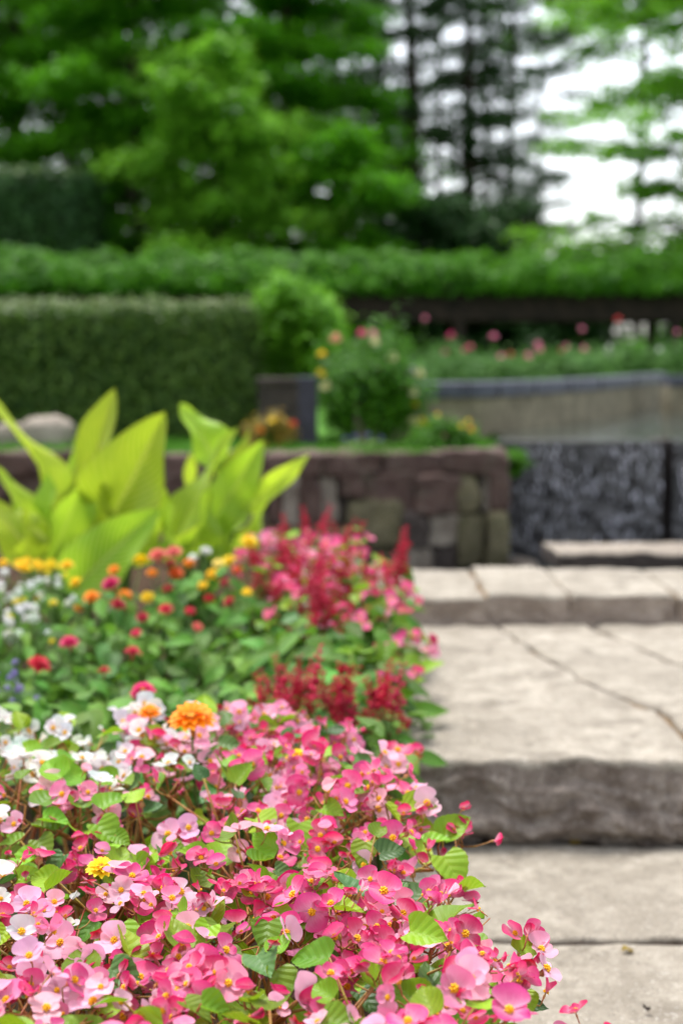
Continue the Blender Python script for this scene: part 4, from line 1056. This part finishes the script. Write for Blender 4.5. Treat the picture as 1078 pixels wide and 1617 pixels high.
def zinnia_mesh(rings=3, seed=0, n0=14):
    b = MB(); r_ = random.Random(seed); pv = [v.co.copy() for v in ZPET.vertices]; pf = [tuple(p.vertices) for p in ZPET.polygons]
    for k in range(rings):
        nn = n0 - k * 3
        for i in range(nn):
            m = Matrix.Translation((0, 0, .0025 * k)) @ Matrix.Rotation(6.283 * i / nn + k * .3 + r_.uniform(-.1, .1), 4, 'Z') @ Matrix.Rotation(.08 + k * .3 + r_.uniform(-.1, .1), 4, 'X') @ Matrix.Scale(1 - .2 * k, 4)
            b.add([m @ v for v in pv], pf)
    b.tube([(0, 0, -.02), (0, 0, -.006), (0, 0, .004), (0, 0, .010), (0, 0, .012)], [.0015, .004, .007, .005, .001], 7)
    return b.mesh('zinnia_flower', 'ocol')
ZIN = [zinnia_mesh(3, i) for i in range(3)]; MARI = zinnia_mesh(5, 9, 17)
def tuft_mesh(seed):
    b = MB(); r_ = random.Random(seed)
    for i in range(26):
        z = 1 - (i + .5) / 26; a = i * 2.4; q = math.sqrt(1 - z * z); d = Vector((q * math.cos(a), q * math.sin(a), z))
        e = d * .014
        for k in range(4):
            a2 = k * 1.57 + i; s1 = d.orthogonal().normalized(); s2 = d.cross(s1); dd = s1 * math.cos(a2) + s2 * math.sin(a2)
            tt = d.cross(dd)
            b.add([e, e + dd * .003 + tt * .0018, e + dd * .0048 + d * .001, e + dd * .003 - tt * .0018], [(0, 1, 2, 3)])
    return b.mesh('small_flower_head', 'ocol')
TUFT = [tuft_mesh(i) for i in range(2)]

PLANTS = []
def bed_plant(name, label, cat, group, x, y, ztop, spread, nleaf, heads, lsz=1.0, low=.25, mat_stem='gstem', shell=True):
    """heads: list of (world position, normal, mesh, colour, scale, part name)"""
    zr = soil_z(x, y) - .005; O = Vector((x, y, zr)); H = ztop - zr
    t_ = thing(name, label, cat, O, group); b = MB(); mains = []
    for i in range(6):
        a = i * 1.05 + R.uniform(-.3, .3); q = R.uniform(.2, .75) * spread
        tip = Vector((math.cos(a) * q, math.sin(a) * q, H * R.uniform(.7, .92))); mains.append(tip)
        b.tube([(0, 0, -.01), tip * .5 + Vector((0, 0, H * .05)), tip], [.0035, .003, .0018], 5)
    for (pos, nz, me, col, s, pn) in heads:
        q = Vector(pos) - O; obj(pn, me, t_, frame(q, nz, (R.uniform(-1, 1), R.uniform(-1, 1), .3), s), color=col)
        st = min(mains, key=lambda m: (m - q).length + (1 if m.z > q.z else 0))
        e = q - Vector(nz).normalized() * (.018 * s if pn != 'flower_spike' else 0)
        b.tube([st * .8, (st * .8 + e) * .5, e], [.0022, .0018, .0015], 4)
    for i in range(nleaf):
        f = (i + .5) / nleaf; a = i * 2.4 + R.uniform(-.5, .5)
        hz = low + (1 - low) * f; q = spread * (1.15 - .55 * f ** 2.5) * R.uniform(.55, 1.1)
        pos = Vector((math.cos(a) * q, math.sin(a) * q, H * hz + R.uniform(-.02, .015)))
        d = Vector((math.cos(a), math.sin(a), R.uniform(-.3, .5))) + Vector((R.gauss(0, .3), R.gauss(0, .3), 0))
        s = lsz * R.uniform(.7, 1.25)
        obj('leaf', R.choice(GL), t_, frame(pos - d.normalized() * .03, Vector((R.gauss(0, .3), R.gauss(-.2, .3), 1)) + d * .25, d, s))
        if i % 2 == 0:
            st = min(mains, key=lambda m: (m * .7 - pos).length); b.tube([st * .75, pos - d.normalized() * .03], [.0014, .001], 4)
    obj('stem', b.mesh('stem', mat_stem), t_); return t_

CRIM, DRED, SALM = lin(204, 18, 60), lin(172, 12, 44), lin(226, 110, 100)
MAGZ, ORG, YLW, REDZ, ORNG2 = lin(206, 24, 98), lin(246, 150, 16), lin(248, 214, 30), lin(204, 30, 58), lin(222, 96, 20)
PURP = lin(132, 118, 180)
def dmap(py): return float(np.interp(py, [820, 860, 900, 960, 1000, 1060, 1120, 1140], [4.2, 3.8, 3.5, 3.2, 3.0, 2.8, 2.55, 2.5]))
def upn(t=.4): return Vector((R.gauss(0, t), R.gauss(-.35, t), 1))

# near zinnias standing above the begonias, petals built singly
def big_zinnia(px, py, y, col, sc, label):
    p = at(px, py, y); x = p.x; zr = soil_z(x, y); O = Vector((x, y + .02, zr))
    t_ = thing('zinnia_plant', label, 'plant', O, None); q = p - O
    b = MB(); b.tube([(0, 0, -.01), (.004, 0, q.z * .5), q - Vector((0, 0, .016 * sc))], [.003, .0025, .002], 6)
    for i in range(5):
        a = i * 2.6; d = Vector((math.cos(a), math.sin(a), .3)); obj('leaf', R.choice(GL), t_, frame(Vector((.003, 0, q.z * (.3 + .12 * i))), (R.gauss(0, .2), -.2, 1), d, 1.0))
    obj('stem', b.mesh('stem', 'gstem'), t_)
    f_ = obj('flower', ZDISC, t_, frame(q, (R.uniform(-.1, .1), -.25, 1), (0, 1, 0), sc))
    for k in range(3):
        nn = 15 - k * 3
        for i in range(nn):
            obj('petal', ZPET, f_, Matrix.Translation((0, 0, .0022 * k)) @ Matrix.Rotation(6.283 * i / nn + k * .25 + R.uniform(-.1, .1), 4, 'Z') @ Matrix.Rotation(.02 + k * .28 + R.uniform(-.12, .12), 4, 'X') @ Matrix.Scale(1 - .16 * k, 4), color=jit(col, .12))
big_zinnia(303, 1136, 2.02, ORG, 1.65, 'large orange zinnia standing above the pink begonias')
big_zinnia(236, 1126, 2.08, ORG, 0.85, 'small yellow orange zinnia next to the large orange zinnia')
big_zinnia(226, 1092, 2.30, MAGZ, 1.05, 'magenta zinnia behind the small yellow orange zinnia')
big_zinnia(470, 1192, 1.98, YLW, 0.55, 'small yellow zinnia half hidden among the pink begonias')
big_zinnia(160, 1372, 1.60, YLW, 0.85, 'yellow star shaped flower low among the pink begonias')

# zinnia and mixed plants on the left and in the middle
HEADS = [(110, 1015, MAGZ, 1.0), (62, 1050, REDZ, 1.15), (165, 1060, REDZ, .7), (210, 1030, lin(220, 50, 90), .9), (175, 922, MAGZ, 1.1), (187, 955, DRED, .9), (145, 943, ORG, 1.0), (197, 940, ORG, .9), (233, 943, YLW, .8),
         (265, 930, REDZ, .7), (298, 890, ORG, .8), (278, 905, ORNG2, .9), (335, 908, YLW, 1.0), (362, 886, YLW, 1.0), (393, 856, YLW, 1.1), (262, 962, REDZ, .8), (330, 945, REDZ, .7), (362, 950, REDZ, .7), (20, 1005, WHITE, 1.1), (250, 878, SALM, 1.2), (275, 872, SALM, 1.0),
         (320, 925, YLW, .7), (345, 890, lin(250, 230, 120), .7), (305, 880, WHITE, .6), (222, 885, YLW, .9), (240, 905, ORG, .7), (300, 965, REDZ, .6), (225, 975, DRED, .7), (215, 1000, lin(220, 50, 90), .6), (355, 920, DRED, .7), (405, 905, DRED, .7), (312, 990, SALM, .6), (390, 935, YLW, .6), (120, 920, YLW, .8), (125, 960, ORG, .6), (270, 890, DRED, .8), (325, 870, WHITE, .7), (375, 900, ORNG2, .7), (180, 900, ORG, .7)]
ZG = [(30, 1060, 'on the shaded side near the purple flowers'), (110, 1045, 'with one magenta head near the purple flowers'), (200, 1055, 'with red heads behind the white begonias'), (300, 1060, 'mostly leaves, behind the magenta zinnia'), (385, 1070, 'mostly leaves, beside the crimson salvia'),
      (70, 985, 'below the white flower mass'), (170, 985, 'below the canna with the drooping leaf'), (250, 985, 'with small red heads amid green leaves'), (335, 985, 'with pale and red heads amid green leaves'), (405, 985, 'touching the crimson salvia'),
      (150, 930, 'with orange and magenta heads under the canna'), (210, 925, 'with orange and yellow heads under the drooping canna leaf'), (275, 915, 'with orange and salmon heads before the canna'), (340, 910, 'with yellow heads before the canna'), (395, 890, 'with bright yellow heads beside the pink flowers'),
      (440, 1010, 'leafy, behind the front crimson salvia'), (420, 940, 'leafy, among the dark red salvia')]
zpl = []
for px, py, tail in ZG:
    y = dmap(py) + .06; p = at(px, py, y); zpl.append([px, py, y, p, tail, []])
for hx, hy, col, s in HEADS:
    pl = min(zpl, key=lambda q: abs(q[0] - hx) + 1.3 * abs(q[1] - hy))
    y = pl[2] + R.uniform(-.06, .04); p = at(hx, hy, y)
    pl[5].append((p, upn(.3), MARI if (col is YLW and R.random() < .5) else R.choice(ZIN), jit(col), s * 1.02, 'flower'))
for px, py, y, p, tail, hd in zpl:
    bed_plant('zinnia_plant', 'leafy zinnia plant ' + tail, 'plant', 'zinnias in the middle of the bed', p.x, y, p.z - .015, .135, 46, hd, 1.0)

# white and yellow flower masses at the left
for i, (px, py, tail) in enumerate([(15, 935, 'at the outer end of the row'), (75, 930, 'under the canna'), (40, 985, 'in front of the yellow marigolds')]):
    y = dmap(py); p = at(px, py, y); hd = []
    for k in range(20):
        hp = at(px + R.gauss(0, 26), py + R.uniform(-30, 30), y + R.uniform(-.1, .08))
        hd.append((hp, upn(.4), R.choice(TUFT), jit(WHITE if R.random() < .85 else YLW), R.uniform(.4, .85), 'flower'))
    bed_plant('white_alyssum', 'plant with many tiny white flowers ' + tail, 'plant', 'tiny white flowers', p.x, y, p.z, .11, 34, hd, .7)
hd = []
p = at(50, 897, 3.6)
for k in range(16):
    hp = at(R.uniform(-5, 108), 893 + R.uniform(-7, 8), 3.6 + R.uniform(-.08, .08)); hd.append((hp, upn(.3), MARI, jit(YLW), R.uniform(.55, .85), 'flower'))
bed_plant('yellow_marigold', 'flat topped plant of bright yellow flower heads beside the canna', 'plant', None, p.x, 3.62, p.z - .02, .12, 34, hd, .8)
hd = []
p = at(20, 1085, 2.7)
for k in range(14):
    hp = at(R.uniform(-10, 60), R.uniform(1040, 1118), 2.7 + R.uniform(-.1, .06)); hd.append((hp, upn(.4), R.choice(TUFT), jit(PURP), R.uniform(.3, .6), 'flower'))
bed_plant('ageratum_plant', 'low plant with small violet flower tufts at the side of the bed', 'plant', None, p.x, 2.74, p.z, .11, 34, hd, .8)
for i, (px, py) in enumerate([(60, 1125), (150, 1110), (250, 1120), (340, 1120), (400, 1110)]):
    y = dmap(py) - .05; p = at(px, py, y)
    bed_plant('leafy_bedding_plant', 'green flowerless bedding plant behind the begonias, %s from the front crimson salvia' % ORD[4 - i], 'plant', 'leafy plants behind the begonias', p.x, y, p.z, .12, 38, [], 1.1)

# crimson salvia
SAL = [(470, 1055, 6, 'lowest at the front of the clump'), (530, 1085, 7, 'spreading low behind the begonias'), (592, 1092, 7, 'leaning out over the step edge'), (478, 905, 9, 'tall, in the middle of the pink flowers'), (510, 950, 10, 'densest, above the green leaves'), (548, 905, 7, 'between pink blooms'), (440, 880, 6, 'beside the yellow zinnia'), (530, 825, 6, 'at the far end beneath the masonry wall'), (625, 868, 4, 'standing alone over the kerb stones'), (455, 1110, 6, 'sprawling beside the leafy gap')]
for px, py, n_, tail in SAL:
    y = dmap(py) - .04 if px != 625 else 3.55; p = at(px, py, y); hd = []
    for k in range(int(n_ * 1.8)):
        hp = at(px + R.gauss(0, 26 if px != 625 else 9), py + R.uniform(-22, 34), y + R.uniform(-.09, .07)); hd.append((hp - Vector((0, 0, .05)), (R.gauss(0, .35), R.gauss(-.1, .3), 1), R.choice(SPK), jit(R.choice((CRIM, CRIM, DRED, lin(214, 40, 84), lin(190, 30, 60))), .12), R.uniform(.6, 1.0), 'flower_spike'))
    xo = min(p.x, .10)
    bed_plant('red_salvia', 'crimson salvia ' + tail, 'plant', 'crimson salvia', xo, y + .03, p.z - .03, .10, 30, hd, 1.0)

# pink begonias farther up the bed, mounded with green leaves
def mound(x0, y0, zt, r_):
    return lambda x, y: zt - 0.9 * ((x - x0) ** 2 + (y - y0) ** 2) / r_ * .9
FB = [(420, 845, 'far end of the bed, beneath the masonry wall', 10), (480, 842, 'behind the salvia beneath the masonry wall', 11), (555, 858, 'rounded, near the lone red salvia', 11), (600, 905, 'over the kerb stones', 11), (560, 930, 'above the broad green leaves', 10), (450, 890, 'beside the bright yellow zinnia', 9), (510, 872, 'in the middle of the salvia', 10), (530, 905, 'filling the gap between salvia spikes', 10), (490, 935, 'below the tall salvia', 9), (590, 955, 'low, among the broad green leaves', 9), (610, 1010, 'at the step edge below the green leaves', 7)]
for px, py, tail, nc_ in FB:
    y = dmap(py) - .02 if py < 1000 else 2.95
    p = at(px, py, y); x = min(p.x, .07)
    begonia(x, y, 'distant pink begonia plant, ' + tail, 'pink begonias up the bed', [SOFT, MID, MID, DEEP], nc_, 16, spread=.13, canopyf=mound(x, y, p.z + .01, .14), fsc=1.1)
# broad leafy plants making the green face beside the steps
for px, py, tail in [(500, 985, 'below the dense salvia'), (560, 985, 'under the pink blooms'), (615, 960, 'leaning over the kerb stones'), (600, 1035, 'spilling onto the second step'), (545, 1040, 'behind the front salvia'), (480, 1000, 'in the shade of the salvia'), (625, 920, 'against the kerb stones')]:
    y = dmap(py) + .02; p = at(px, py, y); x = min(p.x, .055)
    bed_plant('leafy_bedding_plant', 'glossy green bedding plant ' + tail, 'plant', 'glossy leafy plants by the steps', x, y, p.z, .12, 46, [], 1.25, low=.15)
# fresh leafy seedlings right behind the begonias at the step
for i, (px, py) in enumerate([(600, 1165), (540, 1155), (480, 1165), (430, 1160), (385, 1130)]):
    y = 2.3; p = at(px, py, y)
    bed_plant('leafy_bedding_plant', 'fresh green seedling between the begonias and the salvia, %s from the step edge' % ORD[i], 'plant', 'seedlings behind the begonias', p.x, y, p.z, .07, 20, [], .9)

# ================================================================== FALLEN BITS ON THE STONES
FLB = [(990, 1507, Z1, 'dry brown leaf scrap on the lowest paving stone'), (905, 1333, Z1, 'dry brown leaf at the foot of the big step'), (660, 1092, Z2, 'dry leaf on the second step near the bed edge'), (1020, 1600, Z1, 'reddish petal scrap on the lowest paving stone')]
for i, (px, py, z, lb) in enumerate(FLB):
    p = onz(px, py, z)
    b = MB(); r_ = random.Random(i)
    L_ = (.02, .022, .02, .011)[i]
    b.grid(4, 5, lambda u, v: ((u - .5) * .9 * L_ * math.sin(math.pi * (.05 + .9 * v)), (v - .5) * L_, .004 * abs(u - .5) * 2 + .003 * math.sin(v * 5 + i)))
    me = b.mesh('fallen_leaf', 'oleaf' if i != 3 else 'timber'); o = thing('fallen_leaf', lb, 'leaf', (p.x, p.y - (.012 if i == 1 else 0), z + .006), 'leaf scraps on the steps', me)
    o.rotation_euler = (0, 0, r_.uniform(0, 6))
print('objects', len(bpy.data.objects))
